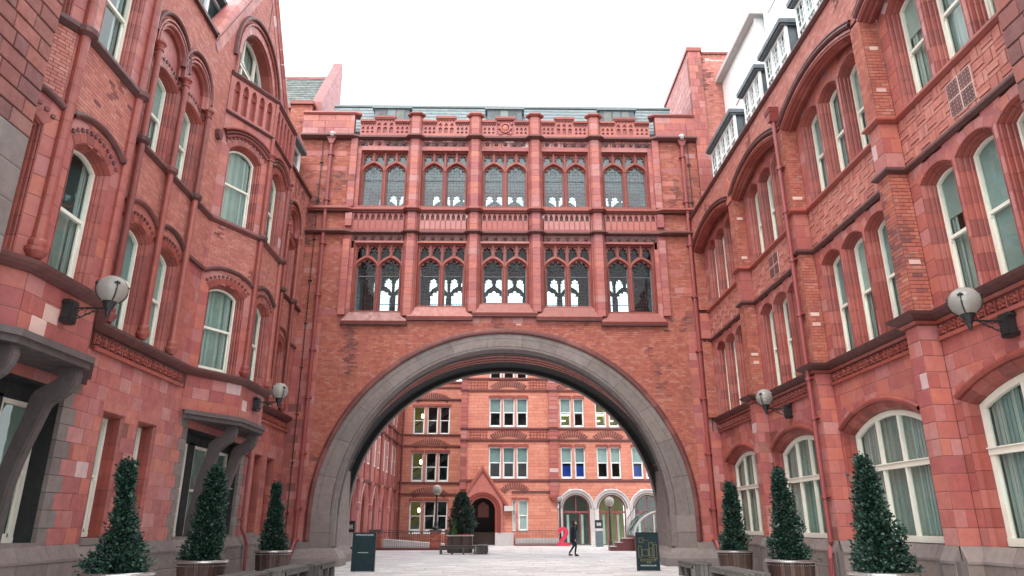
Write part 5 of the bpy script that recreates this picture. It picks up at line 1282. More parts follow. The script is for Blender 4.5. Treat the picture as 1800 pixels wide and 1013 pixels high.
# pilaster strips and strings
for (a, b, z0, z1, d) in ((-3.25, -2.75, 4.2, 16, .2), (3.95, 4.65, 3.7, 16, .22)):
    k = z0
    while k < z1 - .3: RB.st.put('terracotta_block', 'tc', FR, a, b, k + .006, min(z1, k + .36) - .006, -.05, d); k += .36
    box(RB.mb('wall', 'mor'), FR, a + .01, b - .01, z0, z1, -.05, d - .01)
v = MB(); prism(v, FR, [[(3.85, 3.7), (4.7, 3.7), (4.55, 3.2), (4.4, 3.2)]], 0, .22); part('corbel', v, 'tcd', RB.r)
for k in range(3): box(RB.mb('corbel_fillet', 'tcd'), FR, 3.95 + k * .1, 4.65 - k * .05, 3.55 - k * .17, 3.62 - k * .17, 0, .26)
for z in (13.15, 12.16, 9.02, 8.09, 4.93): box(RB.mb('string_course', 'dk'), FR, -3.3, 15, z - .07, z + .05, -.1, .12); box(RB.mb('string_course', 'tcd'), FR, -3.3, 15, z - .14, z - .072, -.1, .07); box(RB.mb('string_course', 'dk'), FR, 3.9, 4.7, z - .075, z + .06, .1, .32); box(RB.mb('string_course', 'dk'), FR, -3.3, -2.7, z - .075, z + .06, .1, .32)
box(RB.mb('string_course', 'dk'), FR, .9, 4.6, 3.96, 4.08, -.1, .10)
# fans of brick on edge over the windows
fan = MB(); fan2 = MB()
def fanof(mb, F, uc, zc, R0, a0, n, L=.52, flat=None, d=.05):
    for i in range(n):
        a = -a0 + 2 * a0 * (i + .5) / n; c, s_ = math.cos(a), math.sin(a); w_ = .055
        pts = [(uc + (R0) * s_ - w_ * c, zc + R0 * c + w_ * s_), (uc + R0 * s_ + w_ * c, zc + R0 * c - w_ * s_), (uc + (R0 + L) * s_ + w_ * c, zc + (R0 + L) * c - w_ * s_), (uc + (R0 + L) * s_ - w_ * c, zc + (R0 + L) * c + w_ * s_)]
        strip_solid(mb, F, [pts[0], pts[3]], [pts[1], pts[2]], -.02, d)
for z in (8.17, 12.24): fanof(fan, FR, .65, z - 1.9, 2.12, .62, 17, .55); [fanof(fan, FR, c, z - 1.2, 1.38, .75, 13, .5) for c in (5.87, 8.8, 11.6)]
fanof(fan, FR, 1.15, 4.05 - .9, 1.08, .85, 13, .5)
for z in (8.07 - .0, 12.1, 3.98): fanof(fan, FR2, -6.1, z - 2.2, 2.3, .62, 18, .52)
part('edge_brick', fan, 'dk2', RB.r, stuff=True)
# basket-work panels beside the fans
for (a, b) in ((-2.6, -.95), (2.3, 3.9)):
    for z in (8.2, 12.3):
        mb = RB.mb('fret_panel', 'tcd'); x = a
        while x < b - .2:
            for k in range(3): box(mb, FR, x, x + .2, z + k * .24, z + k * .24 + .07, -.02, .045); box(mb, FR, x + .13, x + .2, z + k * .24 + .08, z + k * .24 + .22, -.02, .045)
            x += .26
# gabled porch
pm_ = MB(); ga = [(PC - 1.85, 3.1), (PC - .02, 5.75), (PC + 1.95, 2.9)]
body = [(PC - 1.55, 0), (PC - 1.55, 3.3), (PC - .02, 5.45), (PC + 1.9, 2.9), (PC + 1.55, 2.6), (PC + 1.55, 0)]
hole = opening_path(PC - 1.0, PC + 1.0, 0, 2.55, .999, 20)
prism(pm_, FR, [[(PC - 1.6, 0), (PC - 1.6, 3.35), (PC - .02, 5.5), (PC + 1.6, 3.2), (PC + 1.6, 0), (PC + 1.0, 0)] + hole[::-1][1:-1] + [(PC - 1.0, 0)]], -.4, .35); part('porch', pm_, 'tc', RB.r)
for k in range(4):
    g_ = 1.0 + k * .12
    sweep(RB.mb('porch_order', 'tcd'), FR, opening_path(PC - g_, PC + g_, .9, 2.55, g_ - .001, 24), [(.02, .30 + k * .03), (.0, .36 + k * .03), (-.05, .38 + k * .03), (-.08, .33 + k * .03)])
sweep(RB.mb('porch_coping', 'tcd'), FR, ga, [(.12, .3), (.12, .42), (.0, .5), (-.1, .5), (-.16, .4), (-.16, -.3)])
for (a, b) in ((PC - 1.65, PC - 1.0), (PC + 1.0, PC + 2.45)): box(RB.mb('porch_plinth', 'grl'), FR, a, b, 0, .95, -.1, .42)
box(RB.mb('kneeler', 'grl'), FR, PC + 1.7, PC + 2.45, 2.55, 2.95, 0, .5)
box(RB.mb('porch_inside', 'dark'), FR, PC - 1.5, PC + 1.5, 0, 4.2, -2.6, -2.5); box(RB.mb('porch_inside', 'dark'), FR, PC - 1.6, PC - 1.5, 0, 4.2, -2.6, -.3); box(RB.mb('porch_inside', 'dark'), FR, PC + 1.5, PC + 1.6, 0, 4.2, -2.6, -.3)
v = MB(); prism(v, FR, [[(PC - .45, 2.1), (PC - .45, 3.0), (PC, 3.35), (PC + .45, 3.0), (PC + .45, 2.1)]], -2.45, -2.3); part('carved_panel', v, 'tcd', RB.r)
v = MB(); box(v, FR, PC - .9, PC + .9, 0, .95, -1.9, -1.8); part('desk_front', v, 'stave', RB.r)
# three round arches with shop-front glazing
for ci, c in enumerate(ARC):
    am = MB(); o_ = opening_path(c - 1.42, c + 1.42, 0, 2.75, 1.4, 30); i_ = opening_path(c - 1.08, c + 1.08, 0, 2.75, 1.06, 30)
    n = len(o_); strip_solid(am, FR, o_, i_, -.35, .05); part('stone_arch', am, 'grl', RB.r)
    sweep(RB.mb('arch_hood', 'grl'), FR, o_[1:-1], [(.05, .05), (.03, .12), (-.05, .14), (-.1, .06), (-.1, 0)])
    sweep(RB.mb('arch_hood', 'gr'), FR, i_[1:-1], [(-.16, .052), (-.13, .09), (-.08, .09), (-.03, .052)])
    for e in (-1, 1): box(RB.mb('arch_plinth', 'grl'), FR, c + e * 1.42 - .33 if e > 0 else c - 1.42, c + 1.42 if e > 0 else c - 1.09, 0, .95, -.1, .12)
    fr = MB(); strip_solid(fr, FR, inset_path(i_, .0), inset_path(i_, .09), -.33, -.25); box(fr, FR, c - 1.08, c + 1.08, 2.42, 2.55, -.33, -.24); box(fr, FR, c - .04, c + .04, 2.55, 3.75, -.32, -.26)
    for u in ((-.35, .35) if ci else (.3,)): box(fr, FR, c + u - .04, c + u + .04, 0, 2.42, -.32, -.26)
    fo = part('shopfront_frame', fr, 'pipe', RB.r); g_ = MB(); prism(g_, FR, [inset_path(i_, .05)], -.30, -.29); part('pane', g_, 'glass', RB.r, fo)
    for u in (-.6, .55): v = MB(); box(v, FR, c + u - .09, c + u + .09, .1, 2.3, -1.0, -.9); part('interior_column', v, 'pale', RB.r)
    v = MB(); box(v, FR, c - 1.3, c + 1.3, -.02, 4.1, -2.6, -2.5); part('interior_wall', v, 'roomy' if ci == 1 else 'roomd', RB.r)
box(RB.mb('interior_floor', 'roomd'), FR, -1, 15, 3.95, 4.05, -2.6, -.3)
# set-back left part
LWX = [(-7.72, -6.72), (-6.5, -5.55), (-5.4, -4.5)]; rows2 = [(8.98, 11.5), (4.98, 7.5), (.97, 3.45)]
h2 = [hole_rect(a, b, z0, z1) for (a, b) in LWX for (z0, z1) in rows2]
masonry(RB, FR2, -9.6, -3.2, 0, 13.6, h2, kind='brick_course', mat='bkf', ch=.27, bl=.9, gap=.010, rec=.006)
for r_ in rows2:
    for k, (a, b) in enumerate(LWX):
        box(RB.mb('lintel', 'tcd'), FR2, a - .08, b + .08, r_[1], r_[1] + .2, -.2, .06)
        window(RB, FR2, a, b, r_[0] + .04, r_[1], 0, -.12, fw=.09, mat='wht', blind=0, depth=2.5, curtain=False, room='roomy' if k == 0 else 'room', glass='glassb')
    # the stair that climbs behind these windows
    v = MB(); u0, u1 = -7.7, -4.4
    strip_solid(v, FR2, [(u0, r_[0] - .2), (u1, r_[1] - .15)], [(u0, r_[0] + .35), (u1, r_[1] + .35)], -1.5, -1.1); part('stair_flight', v, 'roomd', RB.r)
    v = MB(); strip_solid(v, FR2, [(u0, r_[0] + .9), (u1, r_[1] + .75)], [(u0, r_[0] + 1.0), (u1, r_[1] + .85)], -1.3, -1.2); part('handrail', v, 'blk', RB.r)
    v = MB(); blob(v, FR2.p(-7.0, r_[1] - .75, -.8), .13, 10, 8, (.8, .8, 1.5)); part('pendant_lamp', v, 'lampy', RB.r)
for z in (12.1, 13.2, 9.0, 8.05, 4.95, 4.0): box(RB.mb('string_course', 'dk'), FR2, -9.6, -3.2, z - .06, z + .06, -.1, .12)
box(RB.mb('parapet_coping', 'tcd'), FR2, -9.6, -3.2, 13.6, 13.75, -.3, .15)
wbox(RB.mb('wall', 'mor'), -3.2, -2.9, 58.05, 62.4, 0, 16)
v = MB(); tube(v, [(-8.55, 62.25, 13.5), (-8.55, 62.25, 0)], .07, 8); part('downpipe', v, 'pipe', RB.r)
# long wing on the left beyond the arch, with pointed arches
RB.flush(300)
NW = Bldg('arcaded_wing', (-8.9, 50, 0), 'far left wing of pink terracotta with pointed arches between round shafts, seen through the arch')
FN = Fr(-8.9, 0, 0, 1, 1, 0)
cs_ = [39.2, 43.3, 47.4, 51.4, 55.4, 59.4]
masonry(NW, FN, 35.0, 62.4, 0, 13.5, [hole_rect(c - .85, c + .85, -.1, 2.5) for c in cs_] + [hole_arch(c - .85, c + .85, 2.45, 2.5, 1.15, .05) for c in cs_], kind='terracotta_block', ch=.37, bl=.6)
wbox(NW.mb('wall', 'mor'), -11, -9.75, 35, 62.4, 0, 13.5)
for c in cs_:
    pt_ = [(c - .85, .3), (c - .85, 2.5)] + [(c - .85 * math.cos(math.pi * i / 24), 2.5 + 1.02 * math.sin(math.pi * i / 24) * (1 + .22 * max(0, math.sin(math.pi * i / 24)) ** 6)) for i in range(1, 24)] + [(c + .85, 2.5), (c + .85, .3)]
    for k in range(3):
        sweep(NW.mb('arch_order', 'tc'), FN, [(c + (q[0] - c) * (1 + k * .18), q[1] if i_ in (0, len(pt_) - 1) else 2.5 + (q[1] - 2.5) * (1 + k * .18)) for i_, q in enumerate(pt_)], [(.05, -.2), (.05, -.02 + k * .04), (0, .05 + k * .05), (-.08, .07 + k * .05), (-.14, .0 + k * .05), (-.14, -.02)])
    box(NW.mb('arch_window', 'wht'), FN, c - .85, c + .85, 2.3, 2.38, -.5, -.42)
    wbox(NW.mb('arch_glass', 'dark'), -9.25, -9.22, c - .9, c + .9, 0, 4)
    lathe(NW.mb('shaft', 'tc'), -8.85, c + 2.05, [(.26, 0), (.26, .6), (.17, .7), (.17, 2.4), (.24, 2.5), (.28, 2.8), (.17, 2.9), (.2, 3.6), (.3, 4.1), (.3, 4.3)], 12)
    for (e, w_) in ((2.05, .45), (0, .3)): box(NW.mb('pilaster', 'tc'), FN, c + e - w_, c + e + w_, 4.3, 12.5, -.1, .14 if e else .07)
    for z in (4.25, 8.1, 9.0): box(NW.mb('string_course', 'dk'), FN, c - 2.05, c + 2.05, z - .07, z + .07, -.1, .2)
    for z0 in (5.4, 9.4):
        for e in (-.95, 0, .95): window(NW, FN, c + e - .38, c + e + .38, z0, z0 + 2.3, 0, .02, fw=.08, mat='wht', blind=.5, curtain=False, depth=.5)
NW.flush(300)
# slate-roofed range behind the left end of the bridge
SH_ = Bldg('gabled_range', (-11, 33, 0), 'brick building with a green-grey slate roof and stepped gable parapet behind the left wing')
masonry(SH_, Fr(0, 31.0, 1, 0, 0, -1), -16, -9.62, 14, 21.6, kind='brick', mat='bk', ch=.088, bl=.235, gap=.009, rec=.007, jit=.05, thick=.3)
masonry(SH_, Fr(0, 30.82, 1, 0, 0, -1), -10.7, -9.62, 14, 21.75, kind='brick', mat='bk', ch=.088, bl=.235, gap=.009, rec=.007, jit=.05, thick=.2)
wbox(SH_.mb('parapet_coping', 'tcd'), -16, -10.7, 30.85, 31.4, 21.6, 21.75); wbox(SH_.mb('parapet_coping', 'tcd'), -10.75, -9.55, 30.7, 31.4, 21.75, 21.95)
v = MB(); prism(v, Fr(-16, 0, 0, 1, -1, 0), [[(31.5, 21.5), (34.4, 25.8), (37.3, 21.5)]], -6.2, 0); rfo = part('roof', v, 'lead', SH_.r)
sl = MB()
for j in range(20):
    t0, t1 = j / 20, (j + 1) / 20; ya, yb_ = 31.5 + 2.9 * t0, 31.5 + 2.9 * t1; za, zb_ = 21.5 + 4.3 * t0, 21.5 + 4.3 * t1; x = -16 + (j % 2) * .15
    while x < -9.85: x2 = min(x + .3, -9.8); sl.add([(x + .006, ya - .035, za + .02), (x2 - .006, ya - .035, za + .02), (x2 - .006, yb_ - .01, zb_ + .015), (x + .006, yb_ - .01, zb_ + .015), (x + .006, ya, za - .01), (x2 - .006, ya, za - .01)], [(0, 1, 2, 3), (4, 5, 1, 0)]); x = x2
part('slate', sl, 'slate', SH_.r, rfo, stuff=True)
v = MB(); wbox(v, -16, -9.8, 34.3, 34.5, 25.75, 25.9); part('ridge', v, 'tc', SH_.r, rfo)
v = MB(); prism(v, Fr(-9.8, 0, 0, 1, -1, 0), [[(31.2, 20.5), (31.2, 22.2), (34.2, 26.5), (34.4, 26.9), (34.7, 26.5), (35.0, 22), (35.0, 20.5)]], -.5, 0); part('gable_wall', v, 'tc', SH_.r)
wbox(SH_.mb('wall', 'mor'), -16, -9.9, 31.2, 35.0, 0, 21.5)
SH_.flush(150)

# ================================================================== THINGS IN THE COURT
def add(name, mb, mat, r, parent=None, **k):            # geometry already local to the thing
    o = link(name, mesh_of(name, mb, mat, k.get('smooth', False)), parent or r)
    if k.get('stuff'): o['kind'] = 'stuff'
    if k.get('label'): o['label'] = k['label']
    return o
def copy_tree(o, parent=None):
    c = o.copy(); C.objects.link(c); c.parent = parent
    for ch in list(o.children): copy_tree(ch, c)
    return c
# ---- planters: one built, five copied
def make_planter():
    r = root('planter', (0, 0, 0), '', 'planter', 'round timber planters with steel rims')
    st = MB(); n = 30
    a = .5 * 2 * math.pi / n * .93
    lo, hi, t = .52, .585, .035
    st.add([(lo * math.cos(a), -lo * math.sin(a), .03), (lo * math.cos(a), lo * math.sin(a), .03), ((lo - t), lo * math.sin(a) * .9, .03), ((lo - t), -lo * math.sin(a) * .9, .03),
            (hi * math.cos(a), -hi * math.sin(a), .70), (hi * math.cos(a), hi * math.sin(a), .70), (hi - t, hi * math.sin(a) * .9, .70), (hi - t, -hi * math.sin(a) * .9, .70)], [(0, 1, 5, 4), (2, 3, 7, 6), (1, 2, 6, 5), (3, 0, 4, 7), (4, 5, 6, 7), (3, 2, 1, 0)])
    me = mesh_of('stave', st, 'stave')
    for i in range(n): o = link('stave', me, r); o.rotation_euler = (0, 0, 2 * math.pi * i / n)
    rim = MB(); lathe(rim, 0, 0, [(.54, .68), (.60, .68), (.625, .70), (.625, .735), (.60, .75), (.55, .75), (.54, .74), (.54, .68)], 48, cap=False); add('rim', rim, 'steel', r, smooth=False)
    bo = MB()
    for i in range(60): an = 2 * math.pi * (i + .5) / 60; blob(bo, (.583 * math.cos(an), .583 * math.sin(an), .62), .012, 6, 4)
    add('stud', bo, 'steel', r, stuff=True)
    base = MB(); lathe(base, 0, 0, [(.49, 0), (.49, .05)], 32); add('base_ring', base, 'blk', r)
    so_ = MB(); lathe(so_, 0, 0, [(.5, .60), (.545, .66), (.35, .68), (.05, .70)], 24); add('soil', so_, 'soil', r)
    return r
PL = [(-7.12, 14.2, 'round timber planter under the thin-necked tree, nearest on the left'), (-7.45, 18.9, 'round timber planter under the dense full cone tree, middle of the left row'), (-7.8, 25.8, 'round timber planter under the small tufted tree by the left downpipe'),
      (8.05, 25.5, 'round timber planter farthest on the right, behind the long bench'), (7.4, 19.0, 'round timber planter, middle of the right row, before an arched window'), (7.25, 14.15, 'round timber planter under the broad ragged tree, nearest on the right')]
p0 = make_planter()
for i, (x, y, lab) in enumerate(PL):
    o = p0 if i == 0 else copy_tree(p0); o.location = (x, y, 0); o.rotation_euler = (0, 0, i * 1.1); o['label'] = lab
# ---- clipped bay trees
def crown(r, prof, z0, z1, nleaf, seed, lean=(0, 0), lump=.12, size=.06, mat='leaf', name='crown', centre=(0, 0)):
    rnd = random.Random(seed); mb = MB()
    ph = [rnd.uniform(0, 6.28) for _ in range(6)]
    def rad(t, a):
        if mat == 'leaf' and nleaf < 11000: t = min(1, t); f_ = .80
        else: f_ = 1
        k = t * (len(prof) - 1); i = min(int(k), len(prof) - 2); f = k - i
        return f_ * (prof[i] * (1 - f) + prof[i + 1] * f) * (1 + lump * math.sin(3 * a + ph[0] + 5 * t) + lump * .8 * math.sin(5 * a + ph[1] - 11 * t) + lump * .7 * math.sin(2 * a + ph[2] + 23 * t))
    cl = []
    def shag(t, a): return 1 + .32 * mnoise.noise(Vector((math.cos(a) * 1.6 + seed, math.sin(a) * 1.6, t * 7))) + .22 * mnoise.noise(Vector((math.cos(a) * 4 + seed, math.sin(a) * 4, t * 17)))
    for k in range(nleaf // 9):
        t = rnd.random() ** 1.35; a = rnd.uniform(0, 6.283); q = rnd.choice((rnd.uniform(.2, .8), rnd.uniform(.6, 1.0), rnd.uniform(.8, 1.1))) ; rr = rad(t, a) * q * shag(t, a); z = z0 + (z1 - z0) * t
        cx, cy = centre[0] + lean[0] * t + rr * math.cos(a), centre[1] + lean[1] * t + rr * math.sin(a)
        for _ in range(9):
            x, y, zz = cx + rnd.gauss(0, .04), cy + rnd.gauss(0, .04), z + rnd.gauss(0, .055)
            out_ = Vector((math.cos(a) + rnd.gauss(0, .7), math.sin(a) + rnd.gauss(0, .7), .5 + rnd.gauss(0, .6))).normalized()
            side = out_.cross(Vector((rnd.gauss(0, 1), rnd.gauss(0, 1), rnd.gauss(0, 1)))).normalized(); up = out_.cross(side)
            L = size * rnd.uniform(.7, 1.3); w_ = L * .36; p = Vector((x, y, zz)); n_ = side.cross(out_)
            v = [p, p + out_ * L * .45 + side * w_ + n_ * L * .1, p + out_ * L, p + out_ * L * .45 - side * w_ + n_ * L * .1, p + out_ * L * .5 - n_ * L * .04]
            mb.add([tuple(q_) for q_ in v], [(0, 1, 4), (1, 2, 4), (4, 2, 3), (0, 4, 3)])
    return add(name, mb, mat, r)
TR = [(0, [.56, .54, .42, .30, .24, .15, .07, .12, .15, .05], 2.72, (-.18, 0), 'bay tree with a thin bare neck and loose top tuft, nearest left'),
      (1, [.50, .50, .46, .42, .38, .36, .30, .26, .2, .08], 2.95, (.05, 0), 'dense dark bay tree in a full cone, middle of the left row'),
      (2, [.46, .47, .44, .36, .28, .24, .20, .06, .14, .06], 2.92, (-.12, 0), 'bay tree with a small round tuft above a notch, farthest on the left'),
      (3, [.46, .48, .44, .36, .30, .26, .28, .22, .24, .08], 2.92, (.05, 0), 'bay tree with a blunt wavy column, farthest on the right'),
      (4, [.50, .50, .44, .40, .32, .30, .22, .20, .12, .05], 2.94, (-.04, 0), 'slender pointed bay tree with pale flecks, middle of the right row'),
      (5, [.58, .60, .50, .42, .36, .26, .24, .17, .10, .04], 2.82, (-.06, 0), 'broad loose bay tree with ragged lower branches, nearest on the right')]
for (i, prof, zt, lean, lab) in TR:
    x, y, _l = PL[i]; r = root('bay_tree', (x, y, .68), lab, 'tree', 'clipped bay trees in planters')
    tk = MB(); tube(tk, [(0, 0, -.05), (.01, .01, .5), (lean[0] * .5, 0, (zt - .68) * .6), (lean[0], 0, zt - .8)], [.032, .027, .02, .008], 8)
    for k in range(14):
        a = k * 2.4; z = .2 + k * .1; L = .34 * (1 - k / 17); tube(tk, [(0, 0, z), (L * .6 * math.cos(a), L * .6 * math.sin(a), z + .1), (L * math.cos(a), L * math.sin(a), z + .13)], [.012, .008, .004], 5)
    add('trunk', tk, 'bark', r)
    crown(r, prof, .04, zt - .68, {0: 6800, 1: 10500, 2: 7500, 3: 8500, 4: 8500, 5: 8200}[i], 11 + i, lean, .13, .078)
    if i in (0, 4): crown(r, [.5] * 10, .0, .6, 300, 40 + i, (0, 0), .3, .05)
# ---- wall lamps
def make_lamp():
    r = root('wall_lamp', (0, 0, 0), '', 'lamp', 'globe lamps on iron wall brackets')       # local +x points out from the wall
    b = MB(); F = Fr(0, 0, 0, 1, 1, 0)
    prism(b, F, [[(-.13, -.22), (-.16, -.16), (-.11, -.12), (-.11, .12), (-.16, .16), (-.13, .22), (.13, .22), (.16, .16), (.11, .12), (.11, -.12), (.16, -.16), (.13, -.22)]], 0, .14)
    box(b, F, -.09, .09, -.17, .17, .14, .18); add('back_plate', b, 'blk', r)
    a = MB(); tube(a, [(.16, 0, .08), (.72, 0, .08)], .018, 8)
    for (cx, cz, rr) in ((.30, -.02, .07), (.42, .01, .055), (.52, .035, .035)):
        tube(a, [(cx + rr * math.cos(t / 10 * 5.2 + 1), 0, cz + rr * math.sin(t / 10 * 5.2 + 1)) for t in range(11)], .010, 6)
    tube(a, [(.18, 0, -.14), (.3, 0, -.1), (.42, 0, -.03), (.6, 0, .06)], .012, 6); add('scroll_arm', a, 'blk', r)
    c = MB(); lathe(c, .78, 0, [(.02, -.10), (.04, -.04), (.05, .02), (.075, .06), (.11, .16), (.135, .19), (.12, .21)], 14); add('lamp_cup', c, 'blk', r)
    g_ = MB(); blob(g_, (.78, 0, .44), .27, 28, 20); add('globe', g_, 'globe', r, smooth=True)
    inn = MB(); lathe(inn, .78, 0, [(.05, .2), (.05, .32), (.03, .4), (.045, .46), (.03, .52), (.01, .54)], 10); add('lamp_bulb', inn, 'wht', r)
    cl = MB()
    for k in range(4):
        an = math.pi / 4 + k * math.pi / 2; pts = []
        for j in range(7): t = -1.0 + j * .22; rr = .28 * math.cos(t); pts.append((.78 + rr * math.cos(an), rr * math.sin(an), .44 + .28 * math.sin(t)))
        tube(cl, pts, .013, 6); blob(cl, pts[-1], .032, 6, 4)
        for e in (-.12, .12): blob(cl, (.78 + .275 * math.cos(an + e), .275 * math.sin(an + e), pts[-1][2] - .01), .022, 5, 3)
    add('claw', cl, 'blk', r, stuff=True)
    return r
l0 = make_lamp()
for i, (x, y, z, rz, lab) in enumerate(((-8.08, 12.55, 5.32, 0, 'globe lamp on a black bracket at the near left, above the stone ledge'), (-8.05, 23.0, 5.30, 0, 'smaller-looking globe lamp on the far left bay, near the bridge corner'),
                                  (9.28, 12.1, 5.02, math.pi, 'globe lamp in front of the near right windows, over the carved frieze'), (9.28, 22.35, 5.02, math.pi, 'globe lamp on the far right wall between two arched ground windows'))):
    o = l0 if i == 0 else copy_tree(l0); o.location = (x, y, z); o.rotation_euler = (0, 0, rz); o['label'] = lab
# ---- sandwich boards
def text(name, body, size, r, loc, rot, mat, sx=1, parent=None):
    cu = bpy.data.curves.new(name, 'FONT'); cu.body = body; cu.size = size; cu.align_x = 'CENTER'; cu.extrude = .0008; cu.materials.append(M[mat])
    tmp = bpy.data.objects.new('tmp', cu); C.objects.link(tmp); bpy.context.view_layer.update()
    me = bpy.data.meshes.new_from_object(tmp.evaluated_get(bpy.context.evaluated_depsgraph_get())); bpy.data.objects.remove(tmp)
    o = link(name, me, parent or r, loc); o.rotation_euler = rot; o.scale = (sx, 1, 1); return o
for i, (x, y, rz, lab) in enumerate(((-4.84, 26.6, .03, 'dark green standing board on the left of the arch with two lines of pale print'), (5.33, 26.9, -.03, 'dark standing board on the right of the arch with a gold line drawing'))):
    r = root('sign_board', (x, y, 0), lab, 'sign board'); r.rotation_euler = (0, 0, rz)
    b = MB(); wbox(b, -.40, .40, -.03, .03, .03, 1.30); add('panel', b, 'board', r)
    f = MB(); wbox(f, -.415, -.395, -.04, .04, 0, 1.31); wbox(f, .395, .415, -.04, .04, 0, 1.31); wbox(f, -.395, .395, -.04, .04, 1.295, 1.31); wbox(f, -.395, .395, -.04, .04, .02, .035); wbox(f, -.35, -.3, .04, .35, 0, .03); wbox(f, .3, .35, .04, .35, 0, .03); add('frame', f, 'blk', r)
    t90 = (R(90), 0, 0)
    if i == 0:
        text('lettering', 'WATERHOUSE SQUARE', .075, r, (0, -.033, 1.20), t90, 'ltxt', .78)
        text('lettering', 'waterhouse square', .06, r, (-.02, -.033, .62), t90, 'ltxt', .8)
    else:
        text('lettering', 'WATERHOUSE SQUARE', .062, r, (0, -.033, .16), t90, 'ltxt', .86)
        g_ = MB(); F = Fr(0, 0, 1, 0, 0, -1)
        def rect_(a, b_, c, d_, t=.010):
            for q in ((a, b_, c, c + t), (a, b_, d_ - t, d_), (a, a + t, c + t, d_ - t), (b_ - t, b_, c + t, d_ - t)): box(g_, F, *q, .029, .033)
        for q in ((-.33, -.22, .45, .85), (-.2, .02, .50, .72), (.04, .2, .45, .95), (.07, .17, .52, .78), (.23, .33, .4, .9), (-.28, .28, .33, .40), (-.3, -.14, .95, 1.12), (-.05, .1, .26, .31)): rect_(*q)
        for k in range(7): a = .3 * k; box(g_, F, -.3 + k * .09, -.23 + k * .09, 1.0 + .05 * math.sin(a * 3), 1.008 + .05 * math.sin(a * 3), .029, .0335)
        add('line_drawing', g_, 'gold', r)
# ---- timber benches
def bench(name, x0, x1, y0, y1, lab, slats=5, h=.45, legs=3, grp='chunky weathered timber benches'):
    r = root(name, ((x0 + x1) / 2, (y0 + y1) / 2, 0), lab, 'bench', grp); w_, l_ = (x1 - x0) / 2, (y1 - y0) / 2
    if w_ > l_:
        pl = MB(); wbox(pl, -w_, w_, -l_ / slats + .006, l_ / slats - .006, h - .06, h); me = mesh_of('slat', pl, 'wood')
        for k in range(slats): link('slat', me, r, (0, -l_ + (k + .5) * 2 * l_ / slats, random.uniform(0, .003)))
        for k in range(legs):
            p = -w_ + .06 + k * (2 * w_ - .12) / (legs - 1); g_ = MB(); wbox(g_, p - .05, p + .05, -l_ + .01, l_ - .01, 0, h - .062); add('leg', g_, 'wood', r)
        e = MB(); wbox(e, -w_ + .01, w_ - .01, -l_ + .012, -l_ + .05, h - .16, h - .061); add('apron', e, 'wood', r)
    else:
        pl = MB(); wbox(pl, -w_ / slats + .006, w_ / slats - .006, -l_, l_, h - .06, h); me = mesh_of('slat', pl, 'wood')
        for k in range(slats): link('slat', me, r, (-w_ + (k + .5) * 2 * w_ / slats, 0, random.uniform(0, .003)))
        for k in range(legs):
            p = -l_ + .06 + k * (2 * l_ - .12) / (legs - 1)
            for q in range(slats): g_ = MB(); c = -w_ + (q + .5) * 2 * w_ / slats; wbox(g_, c - w_ / slats + .006, c + w_ / slats - .006, p - .05, p + .05, 0, h - .062); add('leg', g_, 'wood', r)
        for s_ in (-1, 1): e = MB(); a, b_ = sorted((s_ * (w_ - .01), s_ * (w_ - .05))); wbox(e, a, b_, -l_ + .01, l_ - .01, h - .15, h - .061); add('apron', e, 'wood', r)
    return r
bench('bench', -5.98, -5.35, 22.75, 24.5, 'timber bench on the left nearest the arch pier, dark boarded end facing out')
bench('bench', -6.25, -5.6, 19.9, 22.3, 'low timber bench on the left just in front of the one by the pier')
bench('bench', -6.6, -5.95, 17.2, 19.5, 'timber bench at the bottom left, its slatted top just in the frame')
bench('bench', 5.85, 6.5, 22.9, 24.6, 'timber bench on the right at the foot of the arch pier')
bench('bench', 6.0, 6.65, 18.4, 21.5, 'timber bench on the right in front of the farthest planter')
bench('bench', -3.35, -1.35, 41.2, 41.85, 'timber bench across the court before the big planter box, facing the arch', legs=4)
bench('bench', -1.33, -.7, 41.2, 44.6, 'timber bench set at right angles beside the gabled porch', legs=4)
# ---- crimson figure 2
r = root('number_sculpture', (4.8, 56.4, 0), 'crimson free-standing figure 2 in front of the railings', 'sculpture')
cl_ = [(-.30, .95), (-.26, 1.12), (-.12, 1.24), (.08, 1.24), (.24, 1.12), (.27, .94), (.18, .76), (-.02, .52), (-.22, .28), (-.28, .16)]
m = MB(); A = []; Bq = []
for k, p in enumerate(cl_):
    a = cl_[max(0, k - 1)]; b = cl_[min(len(cl_) - 1, k + 1)]; l = math.hypot(b[0] - a[0], b[1] - a[1]); nx, ny = -(b[1] - a[1]) / l, (b[0] - a[0]) / l
    A.append((p[0] + nx * .135, p[1] + ny * .135)); Bq.append((p[0] - nx * .135, p[1] - ny * .135))
strip_solid(m, W, A, Bq, -.18, .18); box(m, W, -.45, .48, .0, .25, -.179, .181); add('figure_two', m, 'red2', r)
# ---- information totems
for (x, y, w_, h, lab, k) in ((7.3, 54.5, .52, 1.85, 'grey information totem before the middle round arch', 0), (-7.42, 37.0, .3, 1.72, 'narrow black and white totem just inside the left pier of the arch', 1)):
    r = root('information_totem', (x, y, 0), lab, 'totem'); b = MB(); wbox(b, -w_ / 2, w_ / 2, -.07, .07, 0, h); add('post', b, 'lead' if k == 0 else 'blk', r)
    b = MB(); wbox(b, -w_ / 2 - .02, w_ / 2 + .02, -.09, .09, h * .70, h + .02); add('head', b, 'blk', r)
    b = MB(); wbox(b, -w_ / 2 - .003, w_ / 2 + .003, -.075, .075, h * (.60 if k == 0 else .3), h * .70); add('pale_band', b, 'grl', r)
    b = MB()
    for q in range(5): wbox(b, -w_ * .32 + q * w_ * .13, -w_ * .24 + q * w_ * .13, -.096, -.09, h * .78 + (q % 2) * .05, h * .92 - (q % 3) * .03)
    add('map_print', b, 'ltxt', r)
